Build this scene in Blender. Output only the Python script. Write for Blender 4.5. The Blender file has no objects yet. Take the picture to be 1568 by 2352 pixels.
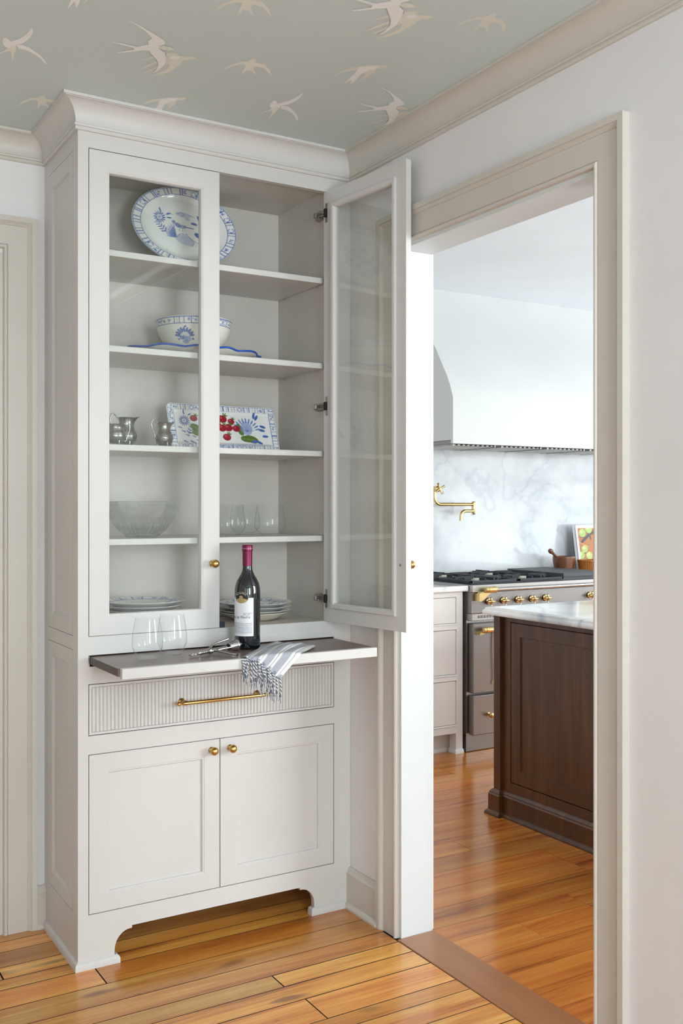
import bpy, bmesh, math, random
import numpy as np
from mathutils import Vector, Matrix
random.seed(7)
PI = math.pi
SC = bpy.context.scene
COL = SC.collection

# ------------------------------------------------------------------ camera, world, light
FPX = 2303.48
cam_d = bpy.data.cameras.new('camera'); cam = bpy.data.objects.new('camera', cam_d); COL.objects.link(cam)
cam.location = (-0.8610, -2.9547, 1.378); cam.rotation_euler = (PI/2, 0, -math.radians(30.967))
cam_d.sensor_fit = 'HORIZONTAL'; cam_d.sensor_width = 24.0; cam_d.lens = FPX/1568*24.0
cam_d.shift_y = -(1176-1164.16)/1568; cam_d.clip_start = 0.05
SC.camera = cam
SC.cycles.transparent_max_bounces = 24; SC.cycles.max_bounces = 8
SC.view_settings.view_transform = 'Standard'; SC.view_settings.look = 'None'
SC.view_settings.exposure = 0.25; SC.view_settings.gamma = 1.0; SC.view_settings.use_curve_mapping = False
w = bpy.data.worlds.new('world'); SC.world = w; w.use_nodes = True
w.node_tree.nodes['Background'].inputs[0].default_value = (0.80, 0.90, 1.0, 1); w.node_tree.nodes['Background'].inputs[1].default_value = 1.0

def area(name, loc, rot, sx, sy, power, col=(1, 1, 1)):
    l = bpy.data.lights.new(name, 'AREA'); l.shape = 'RECTANGLE'; l.size = sx; l.size_y = sy; l.energy = power; l.color = col
    o = bpy.data.objects.new(name, l); COL.objects.link(o); o.location = loc; o.rotation_euler = rot
    return o
DAY = (0.84, 0.945, 1.0); COOL = (0.90, 0.962, 1.0)
# daylight behind each window (window openings are built below at the same places)
area('daylight_rear_left', (-1.55, -4.78, 1.5), (PI/2, 0, 0), 1.0, 1.6, 22, DAY)
area('daylight_rear_right', (0.05, -4.78, 1.5), (PI/2, 0, 0), 1.0, 1.6, 86, DAY)
area('daylight_left', (-2.78, -3.65, 1.5), (PI/2, 0, -PI/2), 1.3, 1.6, 10, DAY)
area('daylight_kitchen_front', (3.5, -3.18, 1.6), (PI/2, 0, 0), 2.2, 1.5, 134, COOL)
area('daylight_kitchen_side', (5.38, 0.2, 1.6), (PI/2, 0, PI/2), 2.6, 1.7, 50, COOL)

# ------------------------------------------------------------------ materials
def lin(c):
    if isinstance(c, str): c = [int(c[i:i+2], 16)/255 for i in (1, 3, 5)]
    return [x/12.92 if x <= 0.04045 else ((x+0.055)/1.055)**2.4 for x in c]
MATS = {}
class NT:
    def __init__(s, name):
        s.m = bpy.data.materials.new(name); s.m.use_nodes = True; s.t = s.m.node_tree
        s.b = s.t.nodes['Principled BSDF']; s.out = s.t.nodes['Material Output']; MATS[name] = s.m
    def n(s, typ, **kw):
        nd = s.t.nodes.new(typ)
        for k, v in kw.items():
            if k.startswith('i_'):
                key = k[2:]; nd.inputs[int(key) if key.isdigit() else key.replace('_', ' ')].default_value = v
            else: setattr(nd, k, v)
        return nd
    def l(s, a, b): s.t.links.new(a, b)
    def pos(s, scale=(1, 1, 1), rnd=False):
        g = s.n('ShaderNodeNewGeometry'); mp = s.n('ShaderNodeMapping'); mp.inputs['Scale'].default_value = scale
        s.l(g.outputs['Position'], mp.inputs['Vector'])
        if rnd:
            oi = s.n('ShaderNodeObjectInfo'); mu = s.n('ShaderNodeVectorMath', operation='SCALE'); mu.inputs[0].default_value = (37, 53, 11)
            s.l(oi.outputs['Random'], mu.inputs['Scale']); s.l(mu.outputs[0], mp.inputs['Location']); s.oi = oi
        return mp.outputs[0]
    def ramp(s, fac, stops):
        r = s.n('ShaderNodeValToRGB'); e = r.color_ramp.elements
        while len(e) < len(stops): e.new(0.5)
        for k, (p, c) in enumerate(stops): e[k].position = p; e[k].color = (*c, 1)
        s.l(fac, r.inputs[0]); return r.outputs[0]
    def bump(s, h, strength, dist=0.01):
        b = s.n('ShaderNodeBump'); b.inputs['Strength'].default_value = strength; b.inputs['Distance'].default_value = dist
        s.l(h, b.inputs['Height']); s.l(b.outputs[0], s.b.inputs['Normal']); return b
def setp(b, col=None, rough=0.5, metal=0.0, coat=0.0, spec=None, crough=0.1):
    if col is not None: b.inputs['Base Color'].default_value = (*lin(col), 1)
    b.inputs['Roughness'].default_value = rough; b.inputs['Metallic'].default_value = metal
    b.inputs['Coat Weight'].default_value = coat; b.inputs['Coat Roughness'].default_value = crough
    if spec is not None: b.inputs['Specular IOR Level'].default_value = spec
def paint(name, col, rough=0.42, var=0.03, bump=0.05, scale=60):
    t = NT(name); setp(t.b, col, rough)
    nz = t.n('ShaderNodeTexNoise', i_Scale=2.2, i_Detail=3.0); t.l(t.pos(), nz.inputs['Vector'])
    a = [max(0, x*(1-var)) for x in lin(col)]; b = [min(1, x*(1+var)) for x in lin(col)]
    t.l(t.ramp(nz.outputs[0], [(0.3, a), (0.7, b)]), t.b.inputs['Base Color'])
    n2 = t.n('ShaderNodeTexNoise', i_Scale=float(scale), i_Detail=4.0); t.l(t.pos(), n2.inputs['Vector'])
    t.bump(n2.outputs[0], bump, 0.004); return t.m
def plain(name, col, rough=0.5, metal=0.0, coat=0.0, spec=None):
    t = NT(name); setp(t.b, col, rough, metal, coat, spec)
    nz = t.n('ShaderNodeTexNoise', i_Scale=45.0, i_Detail=3.0); t.l(t.pos(), nz.inputs['Vector'])
    a = max(0.02, rough*0.85); mr = t.n('ShaderNodeMapRange'); mr.inputs['To Min'].default_value = a; mr.inputs['To Max'].default_value = min(1, rough*1.15)
    t.l(nz.outputs[0], mr.inputs['Value']); t.l(mr.outputs[0], t.b.inputs['Roughness']); return t.m
def brushed(name, col, rough, axis):
    t = NT(name); setp(t.b, col, rough, 1.0)
    sc = [90, 90, 90]; sc[axis] = 1.5
    nz = t.n('ShaderNodeTexNoise', i_Scale=3.0, i_Detail=5.0); t.l(t.pos(tuple(sc)), nz.inputs['Vector'])
    mr = t.n('ShaderNodeMapRange'); mr.inputs['To Min'].default_value = rough*0.7; mr.inputs['To Max'].default_value = rough*1.4
    t.l(nz.outputs[0], mr.inputs['Value']); t.l(mr.outputs[0], t.b.inputs['Roughness'])
    t.bump(nz.outputs[0], 0.03, 0.002); return t.m
def wood(name, stops, scale, rough, coat, rnd=True, bump=0.08, var=0.25, knots=0.0, grain=1.0):
    """boards: grain runs along the axis whose scale is small; every board gets its own offset and tone"""
    t = NT(name); setp(t.b, '#ffffff', rough, 0, coat)
    v = t.pos(scale, rnd)
    n1 = t.n('ShaderNodeTexNoise', i_Scale=1.0, i_Detail=5.0, i_Roughness=0.6, i_Distortion=0.6); t.l(v, n1.inputs['Vector'])
    f2 = t.pos(tuple(q*(2.2 if q < 5 else 6.0)*grain for q in scale), rnd)
    wv = t.n('ShaderNodeTexNoise', i_Scale=1.0, i_Detail=4.0, i_Roughness=0.65, i_Distortion=1.2); t.l(f2, wv.inputs['Vector'])
    mx = t.n('ShaderNodeMix', data_type='FLOAT'); mx.inputs[0].default_value = 0.38
    t.l(n1.outputs[0], mx.inputs[2]); t.l(wv.outputs[0], mx.inputs[3])
    c = t.ramp(mx.outputs[0], stops)
    if rnd:
        hs = t.n('ShaderNodeHueSaturation'); mr = t.n('ShaderNodeMapRange'); mr.inputs['To Min'].default_value = 1-var; mr.inputs['To Max'].default_value = 1+var*0.75
        t.l(t.oi.outputs['Random'], mr.inputs['Value']); t.l(mr.outputs[0], hs.inputs['Value']); t.l(c, hs.inputs['Color'])
        m2 = t.n('ShaderNodeMath', operation='MULTIPLY'); m2.inputs[1].default_value = 7.31; fr = t.n('ShaderNodeMath', operation='FRACT')
        t.l(t.oi.outputs['Random'], m2.inputs[0]); t.l(m2.outputs[0], fr.inputs[0])
        mr2 = t.n('ShaderNodeMapRange'); mr2.inputs['To Min'].default_value = 0.495; mr2.inputs['To Max'].default_value = 0.507
        t.l(fr.outputs[0], mr2.inputs['Value']); t.l(mr2.outputs[0], hs.inputs['Hue']); c = hs.outputs[0]
    if knots > 0:
        vo = t.n('ShaderNodeTexNoise', i_Scale=1.0, i_Detail=1.0); t.l(t.pos((3.5, 14, 14), rnd), vo.inputs['Vector'])
        kr = t.ramp(vo.outputs[0], [(0.70, (0, 0, 0)), (0.78, (1, 1, 1))])
        dm = t.n('ShaderNodeMix', data_type='RGBA'); t.l(kr, dm.inputs[0]); t.l(c, dm.inputs[6]); dm.inputs[7].default_value = (*lin('#6b3a17'), 1)
        ml = t.n('ShaderNodeMath', operation='MULTIPLY'); ml.inputs[1].default_value = knots; t.l(kr, ml.inputs[0]); t.l(ml.outputs[0], dm.inputs[0]); c = dm.outputs[2]
        vf = t.n('ShaderNodeTexNoise', i_Scale=1.0, i_Detail=2.0); t.l(t.pos((22, 110, 110), rnd), vf.inputs['Vector'])
        kf = t.ramp(vf.outputs[0], [(0.715, (0, 0, 0)), (0.78, (1, 1, 1))]); m3 = t.n('ShaderNodeMath', operation='MULTIPLY'); m3.inputs[1].default_value = knots; t.l(kf, m3.inputs[0])
        d3 = t.n('ShaderNodeMix', data_type='RGBA'); t.l(m3.outputs[0], d3.inputs[0]); t.l(c, d3.inputs[6]); d3.inputs[7].default_value = (*lin('#4f2a10'), 1); c = d3.outputs[2]
    t.l(c, t.b.inputs['Base Color']); t.bump(mx.outputs[0], bump, 0.003); return t.m
def marble(name, base='#d9dddd', vein='#9aa2a8', scale=1.6, rough=0.12):
    t = NT(name); setp(t.b, base, rough)
    p = t.pos((scale, scale, scale)); nz = t.n('ShaderNodeTexNoise', i_Scale=0.7, i_Detail=7.0, i_Roughness=0.55, i_Distortion=0.8); t.l(p, nz.inputs['Vector'])
    sb = t.n('ShaderNodeMath', operation='SUBTRACT'); sb.inputs[1].default_value = 0.5; ab = t.n('ShaderNodeMath', operation='ABSOLUTE'); t.l(nz.outputs[0], sb.inputs[0]); t.l(sb.outputs[0], ab.inputs[0])
    v1 = t.ramp(ab.outputs[0], [(0.0, lin('#c6cbcf')), (0.006, lin('#cfd3d6')), (0.03, lin(base))])
    n2 = t.n('ShaderNodeTexNoise', i_Scale=1.1, i_Detail=5.0, i_Roughness=0.55); t.l(p, n2.inputs['Vector'])
    v2 = t.ramp(n2.outputs[0], [(0.42, lin('#ffffff')), (0.68, lin('#d2d6da'))])
    n3 = t.n('ShaderNodeTexNoise', i_Scale=9.0, i_Detail=2.0); t.l(p, n3.inputs['Vector'])
    v3 = t.ramp(n3.outputs[0], [(0.69, (1, 1, 1)), (0.80, lin('#a4abb4'))])
    m = t.n('ShaderNodeMix', data_type='RGBA', blend_type='MULTIPLY'); m.inputs[0].default_value = 1; t.l(v1, m.inputs[6]); t.l(v2, m.inputs[7])
    m2 = t.n('ShaderNodeMix', data_type='RGBA', blend_type='MULTIPLY'); m2.inputs[0].default_value = 0.6; t.l(m.outputs[2], m2.inputs[6]); t.l(v3, m2.inputs[7])
    t.l(m2.outputs[2], t.b.inputs['Base Color']); return t.m
def thin_glass(name, tint=(0.97, 0.985, 0.975), r0=0.04, boost=1.0, rough=0.0, edge=None):
    """thin clear sheet: transparent plus a Schlick-weighted mirror term, the same from both sides"""
    t = NT(name); t.t.nodes.remove(t.b)
    tr = t.n('ShaderNodeBsdfTransparent'); tr.inputs[0].default_value = (*tint, 1)
    gl = t.n('ShaderNodeBsdfGlossy'); gl.inputs['Roughness'].default_value = rough; gl.inputs[0].default_value = (1, 1, 1, 1)
    g = t.n('ShaderNodeNewGeometry'); dt = t.n('ShaderNodeVectorMath', operation='DOT_PRODUCT'); t.l(g.outputs['Normal'], dt.inputs[0]); t.l(g.outputs['Incoming'], dt.inputs[1])
    ab = t.n('ShaderNodeMath', operation='ABSOLUTE'); t.l(dt.outputs['Value'], ab.inputs[0])
    om = t.n('ShaderNodeMath', operation='SUBTRACT', use_clamp=True); om.inputs[0].default_value = 1.0; t.l(ab.outputs[0], om.inputs[1])
    if edge: t.l(t.ramp(om.outputs[0], [(0.0, tint), (0.72, tint), (1.0, edge)]), tr.inputs[0])
    pw = t.n('ShaderNodeMath', operation='POWER'); pw.inputs[1].default_value = 5.0; t.l(om.outputs[0], pw.inputs[0])
    ma = t.n('ShaderNodeMath', operation='MULTIPLY_ADD', use_clamp=True); ma.inputs[1].default_value = boost; ma.inputs[2].default_value = r0; t.l(pw.outputs[0], ma.inputs[0])
    mx = t.n('ShaderNodeMixShader'); t.l(ma.outputs[0], mx.inputs[0]); t.l(tr.outputs[0], mx.inputs[1]); t.l(gl.outputs[0], mx.inputs[2])
    t.l(mx.outputs[0], t.out.inputs[0]); return t.m
def attr_mat(name, rough=0.12, coat=0.0):
    t = NT(name); setp(t.b, '#ffffff', rough, 0, coat)
    a = t.n('ShaderNodeAttribute', attribute_name='Col'); t.l(a.outputs['Color'], t.b.inputs['Base Color']); return t.m

M_CAB = paint('cabinet_paint', '#d7d4d0', 0.40)
M_CABIN = paint('cabinet_interior_paint', '#d2ccc3', 0.45)
M_TRIM = paint('trim_paint', '#d3ccc2', 0.40)
M_WALL = paint('wall_paint', '#ebe8e7', 0.62, bump=0.10)
M_WHITE = paint('white_paint', '#e9eae8', 0.45)
M_KCEIL = paint('kitchen_ceiling_paint', '#e1e8ec', 0.6)
M_JAMB = paint('jamb_paint', '#dcdfde', 0.45)
M_HOOD = paint('hood_plaster', '#cfd2d0', 0.6)
M_KCAB = paint('kitchen_cabinet_paint', '#eeebe5', 0.4)
t = NT('bird_paper_ground'); setp(t.b, '#b0b0a6', 0.75)
nz = t.n('ShaderNodeTexNoise', i_Scale=1.0, i_Detail=3.0); t.l(t.pos((900, 120, 1)), nz.inputs['Vector'])
n2 = t.n('ShaderNodeTexNoise', i_Scale=1.0, i_Detail=3.0); t.l(t.pos((120, 900, 1)), n2.inputs['Vector'])
ad = t.n('ShaderNodeMath', operation='ADD'); t.l(nz.outputs[0], ad.inputs[0]); t.l(n2.outputs[0], ad.inputs[1])
t.l(t.ramp(ad.outputs[0], [(0.35, lin('#c9d4d3')), (0.65, lin('#d3dedd'))]), t.b.inputs['Base Color']); M_PAPER = t.m
M_BIRDW = paint('bird_print_white', '#f9faf8', 0.75, var=0.06)
M_BIRDT = paint('bird_print_tan', '#ecebe0', 0.75, var=0.10)
M_FLOOR = wood('pine_floor', [(0.34, lin('#9a5216')), (0.46, lin('#cf8332')), (0.56, lin('#dd9a45')), (0.68, lin('#efbc68'))], (1.1, 16, 16), 0.28, 0.35, knots=0.7, var=0.26)
M_FLOORK = wood('kitchen_floor_wood', [(0.34, lin('#8e4411')), (0.46, lin('#c8752a')), (0.56, lin('#d48634')), (0.68, lin('#e6a248'))], (1.0, 15, 15), 0.24, 0.4, knots=0.4, var=0.2)
M_SADDLE = wood('threshold_wood', [(0.3, lin('#9a6036')), (0.7, lin('#b0764a'))], (15, 1.2, 15), 0.3, 0.3, rnd=False)
M_GAP = plain('floor_gap', '#2a190d', 0.9)
M_WALNUT = wood('pullout_walnut', [(0.25, lin('#5d4a43')), (0.5, lin('#7a655c')), (0.75, lin('#8b766c'))], (2.0, 22, 22), 0.34, 0.1, rnd=False, bump=0.05)
M_WALEDGE = wood('pullout_edge_wood', [(0.25, lin('#3c302c')), (0.75, lin('#594942'))], (22, 2.0, 22), 0.45, 0.0, rnd=False)
M_ISLAND = wood('island_stain', [(0.30, lin('#301b0b')), (0.5, lin('#4e2f17')), (0.70, lin('#6b4421'))], (16, 16, 1.1), 0.36, 0.2, rnd=False, bump=0.04)
M_MORTAR = wood('mortar_wood', [(0.2, lin('#4a2817')), (0.5, lin('#6f4227')), (0.8, lin('#85542f'))], (30, 30, 8), 0.35, 0.2, rnd=False)
M_BASKET = wood('basket_wood', [(0.2, lin('#7a4116')), (0.5, lin('#b06c2c')), (0.8, lin('#c98744'))], (40, 40, 3), 0.5, 0.0, rnd=False)
M_BRASS = plain('brass', '#cfa968', 0.3, 1.0)
M_BRASSK = plain('polished_brass', '#e0c488', 0.28, 1.0)
M_CHROME = plain('chrome', '#bdbdbd', 0.14, 1.0)
M_NICKEL = plain('hinge_nickel', '#b9b4ac', 0.28, 1.0)
M_PEWTER = plain('pewter', '#a9aaa2', 0.27, 1.0)
M_STEEL = brushed('stainless_steel', '#b2afab', 0.36, 0)
M_STEELD = brushed('stainless_dark', '#93908d', 0.32, 0)
M_IRON = plain('cast_iron', '#34363a', 0.5, 0.3)
M_GRID = plain('griddle_iron', '#4a4d51', 0.55, 0.2)
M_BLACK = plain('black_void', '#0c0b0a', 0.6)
M_NAVY = plain('navy_catch', '#2c3444', 0.5)
M_BURNER = plain('burner_cap', '#d9d5c4', 0.4)
M_MARBLE = marble('marble_backsplash')
M_MARBLE2 = marble('island_marble', '#f1f0ec', scale=2.2)
M_PANE = thin_glass('window_pane_glass', (0.975, 0.985, 0.975), 0.045, 0.9)
def glass_mix(name, ior, clear, col=(0.985, 0.99, 0.988)):
    t = NT(name); t.t.nodes.remove(t.b)
    gl = t.n('ShaderNodeBsdfGlass'); gl.inputs['Roughness'].default_value = 0.0; gl.inputs['IOR'].default_value = ior; gl.inputs[0].default_value = (*col, 1)
    tr = t.n('ShaderNodeBsdfTransparent'); tr.inputs[0].default_value = (*col, 1)
    mx = t.n('ShaderNodeMixShader'); mx.inputs[0].default_value = 1-clear; t.l(tr.outputs[0], mx.inputs[1]); t.l(gl.outputs[0], mx.inputs[2]); t.l(mx.outputs[0], t.out.inputs[0]); return t.m
M_STEM = thin_glass('wine_glass_clear', (0.985, 0.99, 0.99), 0.012, 0.55, edge=(0.60, 0.63, 0.64))
M_ACRYL = thin_glass('clear_acrylic', (0.95, 0.96, 0.96), 0.06, 1.0, 0.05)
M_CRYSTAL = glass_mix('cut_crystal', 1.5, 0.3, (0.975, 0.985, 0.98))
M_BOTTLE = plain('bottle_glass_dark', '#0b1016', 0.05, 0.0, 0.6, 0.7)
M_CAPSULE = plain('capsule_foil', '#7a1f45', 0.3, 0.45)
M_FOILRING = plain('foil_ring', '#d9c2cb', 0.25, 0.7)
M_LABEL = paint('label_paper', '#e9e9ec', 0.6, bump=0.02)
M_INK = plain('label_ink', '#3a3a40', 0.6)
M_INKL = plain('label_ink_pale', '#85858c', 0.6)
M_EMB = plain('emblem_black', '#16161a', 0.4)
M_GOLD = plain('emblem_gold', '#b8a070', 0.45, 0.3)
M_CERAM = attr_mat('painted_ceramic', 0.10)
M_CREAM = plain('cream_glaze', '#e9e4d6', 0.12)
M_BLUE = plain('blue_glaze', '#1e56c4', 0.12)
M_PRINT = attr_mat('printed_page', 0.45)
M_PAGE = paint('page_edges', '#e6e6ea', 0.6)
M_TOWEL = attr_mat('striped_linen', 0.85)
t = MATS['striped_linen'].node_tree
M_COTW = paint('tassel_white', '#e4e4e6', 0.9, var=0.1)
M_COTB = paint('tassel_navy', '#70737f', 0.9, var=0.1)

# ------------------------------------------------------------------ mesh builder
class MB:
    def __init__(s): s.v = []; s.f = []; s.mi = []; s.c = []
    def add(s, v, f, mi=0, M=None, c=None):
        o = len(s.v)
        if M is not None: v = [tuple(M @ Vector(p)) for p in v]
        s.v += [tuple(p) for p in v]; s.f += [tuple(i+o for i in q) for q in f]; s.mi += [mi]*len(f)
        s.c += list(c) if c is not None else [(1, 1, 1)]*len(v)
        return s
    def box(s, x0, x1, y0, y1, z0, z1, b=0.0, mi=0, M=None):
        if b <= 0:
            v = [(x, y, z) for x in (x0, x1) for y in (y0, y1) for z in (z0, z1)]
            f = [(0, 1, 3, 2), (4, 6, 7, 5), (0, 4, 5, 1), (2, 3, 7, 6), (0, 2, 6, 4), (1, 5, 7, 3)]
            return s.add(v, f, mi, M)
        bm = bmesh.new(); bmesh.ops.create_cube(bm, size=1)
        for q in bm.verts: q.co = ((x0+x1)/2+q.co.x*(x1-x0), (y0+y1)/2+q.co.y*(y1-y0), (z0+z1)/2+q.co.z*(z1-z0))
        b = min(b, 0.45*min(abs(x1-x0), abs(y1-y0), abs(z1-z0)))
        bmesh.ops.bevel(bm, geom=bm.edges[:], offset=b, segments=1, affect='EDGES', profile=0.5)
        bm.verts.index_update(); v = [q.co[:] for q in bm.verts]; f = [[q.index for q in g.verts] for g in bm.faces]; bm.free()
        return s.add(v, f, mi, M)
    def prism(s, poly, h0, h1, mp, mi=0):
        n = len(poly); v = [mp(a, b, h0) for a, b in poly]+[mp(a, b, h1) for a, b in poly]
        f = [tuple(range(n)), tuple(range(2*n-1, n-1, -1))]+[(i, (i+1) % n, (i+1) % n+n, i+n) for i in range(n)]
        return s.add(v, f, mi)
    def lathe(s, prof, seg=32, M=None, mi=0, fn=None, cfn=None):
        v = []; f = []; c = []; n = len(prof)
        for j in range(seg):
            a = 2*PI*j/seg
            for i, (r, z) in enumerate(prof):
                rr = max(r, 1e-5); p = (rr*math.cos(a), rr*math.sin(a), z)
                if fn: p = fn(p, a, i)
                v.append(p); c.append(cfn(a, i, r, z) if cfn else (1, 1, 1))
        for j in range(seg):
            k = (j+1) % seg
            for i in range(n-1): f.append((j*n+i, k*n+i, k*n+i+1, j*n+i+1))
        return s.add(v, f, mi, M, c)
    def tube(s, path, r, seg=10, mi=0, M=None, caps=True, closed=False):
        P = [Vector(p) for p in path]; n = len(P); R = r if hasattr(r, '__len__') else [r]*n
        v = []; f = []; T0 = None; N = None
        for i in range(n):
            if closed: T = (P[(i+1) % n]-P[i-1]).normalized()
            else: T = (P[min(i+1, n-1)]-P[max(i-1, 0)]).normalized()
            if N is None:
                N = T.orthogonal().normalized()
            else:
                N = (N - T*N.dot(T)); N = N.normalized() if N.length > 1e-6 else T.orthogonal().normalized()
            B = T.cross(N)
            for k in range(seg):
                a = 2*PI*k/seg; v.append(P[i]+(N*math.cos(a)+B*math.sin(a))*R[i])
        m = n if closed else n-1
        for i in range(m):
            i2 = (i+1) % n
            for k in range(seg): f.append((i*seg+k, i*seg+(k+1) % seg, i2*seg+(k+1) % seg, i2*seg+k))
        if caps and not closed: f += [tuple(range(seg-1, -1, -1)), tuple(range((n-1)*seg, n*seg))]
        return s.add(v, f, mi, M)
    def grid(s, nu, nv, fn, mi=0, cfn=None, wrap=False):
        v = []; f = []; c = []
        for i in range(nu):
            for j in range(nv):
                v.append(fn(i, j)); c.append(cfn(i, j) if cfn is not None else (1, 1, 1))
        for i in range(nu if wrap else nu-1):
            k = (i+1) % nu
            for j in range(nv-1): f.append((i*nv+j, k*nv+j, k*nv+j+1, i*nv+j+1))
        return s.add(v, f, mi, None, c)
    def sweep(s, path, prof, mp, closed=False, seg=None, mi=0):
        """profile (offset to the right of the path, height) swept along a 2D path with mitred corners; seg = which segments"""
        P = [np.array(p, float) for p in path]; n = len(P); off = []
        def rn(a, b): d = (b-a)/np.linalg.norm(b-a); return np.array([d[1], -d[0]])
        for i in range(n):
            if closed or 0 < i < n-1:
                a = rn(P[i-1], P[i]); b = rn(P[i], P[(i+1) % n]); m = a+b; off.append(m/max(1e-6, m@a))
            elif i == 0: off.append(rn(P[0], P[1]))
            else: off.append(rn(P[-2], P[-1]))
        k = len(prof)
        for q in (seg if seg is not None else range(n if closed else n-1)):
            v = []
            for i in (q, (q+1) % n):
                for o, h in prof: p = P[i]+off[i]*o; v.append(mp(p[0], p[1], h))
            f = [(i, (i+1) % k, (i+1) % k+k, i+k) for i in range(k)]
            if not closed: f += [tuple(range(k)), tuple(range(2*k-1, k-1, -1))]
            s.add(v, f, mi)
        return s
    def build(s, name, mats, parent=None, smooth=None, color=False, recalc=True, weld=False):
        me = bpy.data.meshes.new(name); me.from_pydata(s.v, [], s.f)
        if not isinstance(mats, (list, tuple)): mats = [mats]
        for m in mats: me.materials.append(m)
        me.polygons.foreach_set('material_index', s.mi)
        if color:
            at = me.color_attributes.new('Col', 'FLOAT_COLOR', 'POINT')
            arr = np.ones((len(s.v), 4), np.float32); arr[:, :3] = np.array(s.c, np.float32); at.data.foreach_set('color', arr.ravel())
        if recalc or weld:
            bm = bmesh.new(); bm.from_mesh(me)
            if weld: bmesh.ops.remove_doubles(bm, verts=bm.verts, dist=1e-5)
            if recalc: bmesh.ops.recalc_face_normals(bm, faces=bm.faces)
            bm.to_mesh(me); bm.free()
        if smooth is not None:
            me.shade_smooth()
            if smooth < 180: me.set_sharp_from_angle(angle=math.radians(smooth))
        me.update()
        o = bpy.data.objects.new(name, me); COL.objects.link(o)
        if parent is not None: par(o, parent)
        return o
def world_loc(o):
    p = Vector((0, 0, 0))
    while o is not None: p = p+o.location; o = o.parent
    return p
def par(o, parent):
    o.parent = parent
    if parent.type == 'EMPTY': o.matrix_parent_inverse = Matrix.Translation(-parent.location)
def thing(name, label, cat, loc, group=None):
    o = bpy.data.objects.new(name, None); COL.objects.link(o); o.location = loc; o.empty_display_size = 0.05
    return tag(o, label, cat, group)
def tag(o, label, cat, group=None):
    o['label'] = label; o['category'] = cat
    if group: o['group'] = group
    return o
def struct(o, label=None):
    o['kind'] = 'structure'
    if label: o['label'] = label
    return o
def rot_to(d):
    """matrix turning local +z to direction d"""
    return Vector((0, 0, 1)).rotation_difference(Vector(d).normalized()).to_matrix().to_4x4()
XZ = lambda y0=0: (lambda a, b, h: (a, h, b))
def wall(name, axis, pos, th, a0, a1, z0, z1, holes, mat):
    """wall slab; axis 'x' = plane x const spanning y, 'y' = plane y const spanning x; holes (a0,a1,z0,z1)"""
    A = sorted({a0, a1, *[h[0] for h in holes], *[h[1] for h in holes]}); Z = sorted({z0, z1, *[h[2] for h in holes], *[h[3] for h in holes]})
    mb = MB()
    for i in range(len(A)-1):
        for j in range(len(Z)-1):
            ca, cz = (A[i]+A[i+1])/2, (Z[j]+Z[j+1])/2
            if any(h[0] < ca < h[1] and h[2] < cz < h[3] for h in holes): continue
            if axis == 'x': mb.box(pos, pos+th, A[i], A[i+1], Z[j], Z[j+1])
            else: mb.box(A[i], A[i+1], pos, pos+th, Z[j], Z[j+1])
    return struct(mb.build(name, mat))

# ------------------------------------------------------------------ room shell
W = 0.948; YB = 0.378; CE = 2.586; KX = 1.066; KC = 2.70; KY = 2.15
DY0, DY1, DZ = -1.150, -0.3116, 2.198            # doorway to the kitchen
LD0, LD1, LDZ = -0.95, -0.1445, 2.198            # door in the back wall, left of the cabinet
wall('wall_back', 'y', YB, 0.12, -2.6, W, 0, CE, [(LD0, LD1, -1, LDZ)], M_WALL)
wall('wall_right', 'x', W, KX-W, -4.6, KY+.12, 0, KC+.05, [(DY0-.012, DY1+.012, -1, DZ+.012)], M_WALL)
wall('wall_rear', 'y', -4.72, 0.12, -2.6, W, 0, CE, [(-2.05, -1.05, .7, 2.3), (-.45, .55, .7, 2.3)], M_WALL)
wall('wall_left', 'x', -2.72, 0.12, -4.6, YB, 0, CE, [(-4.3, -3.0, .7, 2.3)], M_WALL)
wall('wall_kitchen_far', 'y', KY, 0.12, KX, 5.2, 0, KC, [], M_WHITE)
wall('wall_kitchen_side', 'x', 5.2, 0.12, -3.0, KY, 0, KC, [(-1.1, 1.5, .75, 2.45)], M_WHITE)
wall('wall_kitchen_front', 'y', -3.12, 0.12, KX, 5.2, 0, KC, [(2.4, 4.6, .85, 2.35)], M_WHITE)
ceil = struct(MB().box(-2.72, W+.02, -4.72, YB+.12, CE, CE+.06).build('ceiling', M_PAPER))
struct(MB().box(KX-.02, 5.32, -3.12, KY+.12, KC, KC+.06).build('ceiling_kitchen', M_KCEIL))

def window(n, axis, pos, a0, a1, z0, z1, cols, rows):
    root = bpy.data.objects.new('window_%d' % n, None); COL.objects.link(root)
    c = ((a0+a1)/2, pos, z0) if axis == 'y' else (pos, (a0+a1)/2, z0)
    root.location = c; struct(root)
    def bx(mb, u0, u1, d0, d1, v0, v1):
        return mb.box(u0, u1, pos+d0, pos+d1, v0, v1, .003) if axis == 'y' else mb.box(pos+d0, pos+d1, u0, u1, v0, v1, .003)
    f = MB(); t = .05
    bx(f, a0, a0+t, 0, .08, z0, z1); bx(f, a1-t, a1, 0, .08, z0, z1); bx(f, a0, a1, 0, .08, z1-t, z1); bx(f, a0, a1, 0, .08, z0, z0+t); bx(f, a0, a1, .01, .07, (z0+z1)/2-.025, (z0+z1)/2+.025)
    f.build('sash_frame', M_WHITE, root)
    for i in range(1, cols):
        x = a0+(a1-a0)*i/cols; bx(MB(), x-.011, x+.011, .02, .05, z0, z1).build('muntin', M_WHITE, root)
    for j in range(1, rows):
        z = z0+(z1-z0)*j/rows
        if abs(z-(z0+z1)/2) > .05: bx(MB(), a0, a1, .02, .05, z-.011, z+.011).build('muntin', M_WHITE, root)
window(1, 'y', -4.72, -2.05, -1.05, .7, 2.3, 3, 4)
window(2, 'y', -4.72, -.45, .55, .7, 2.3, 3, 4)
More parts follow.
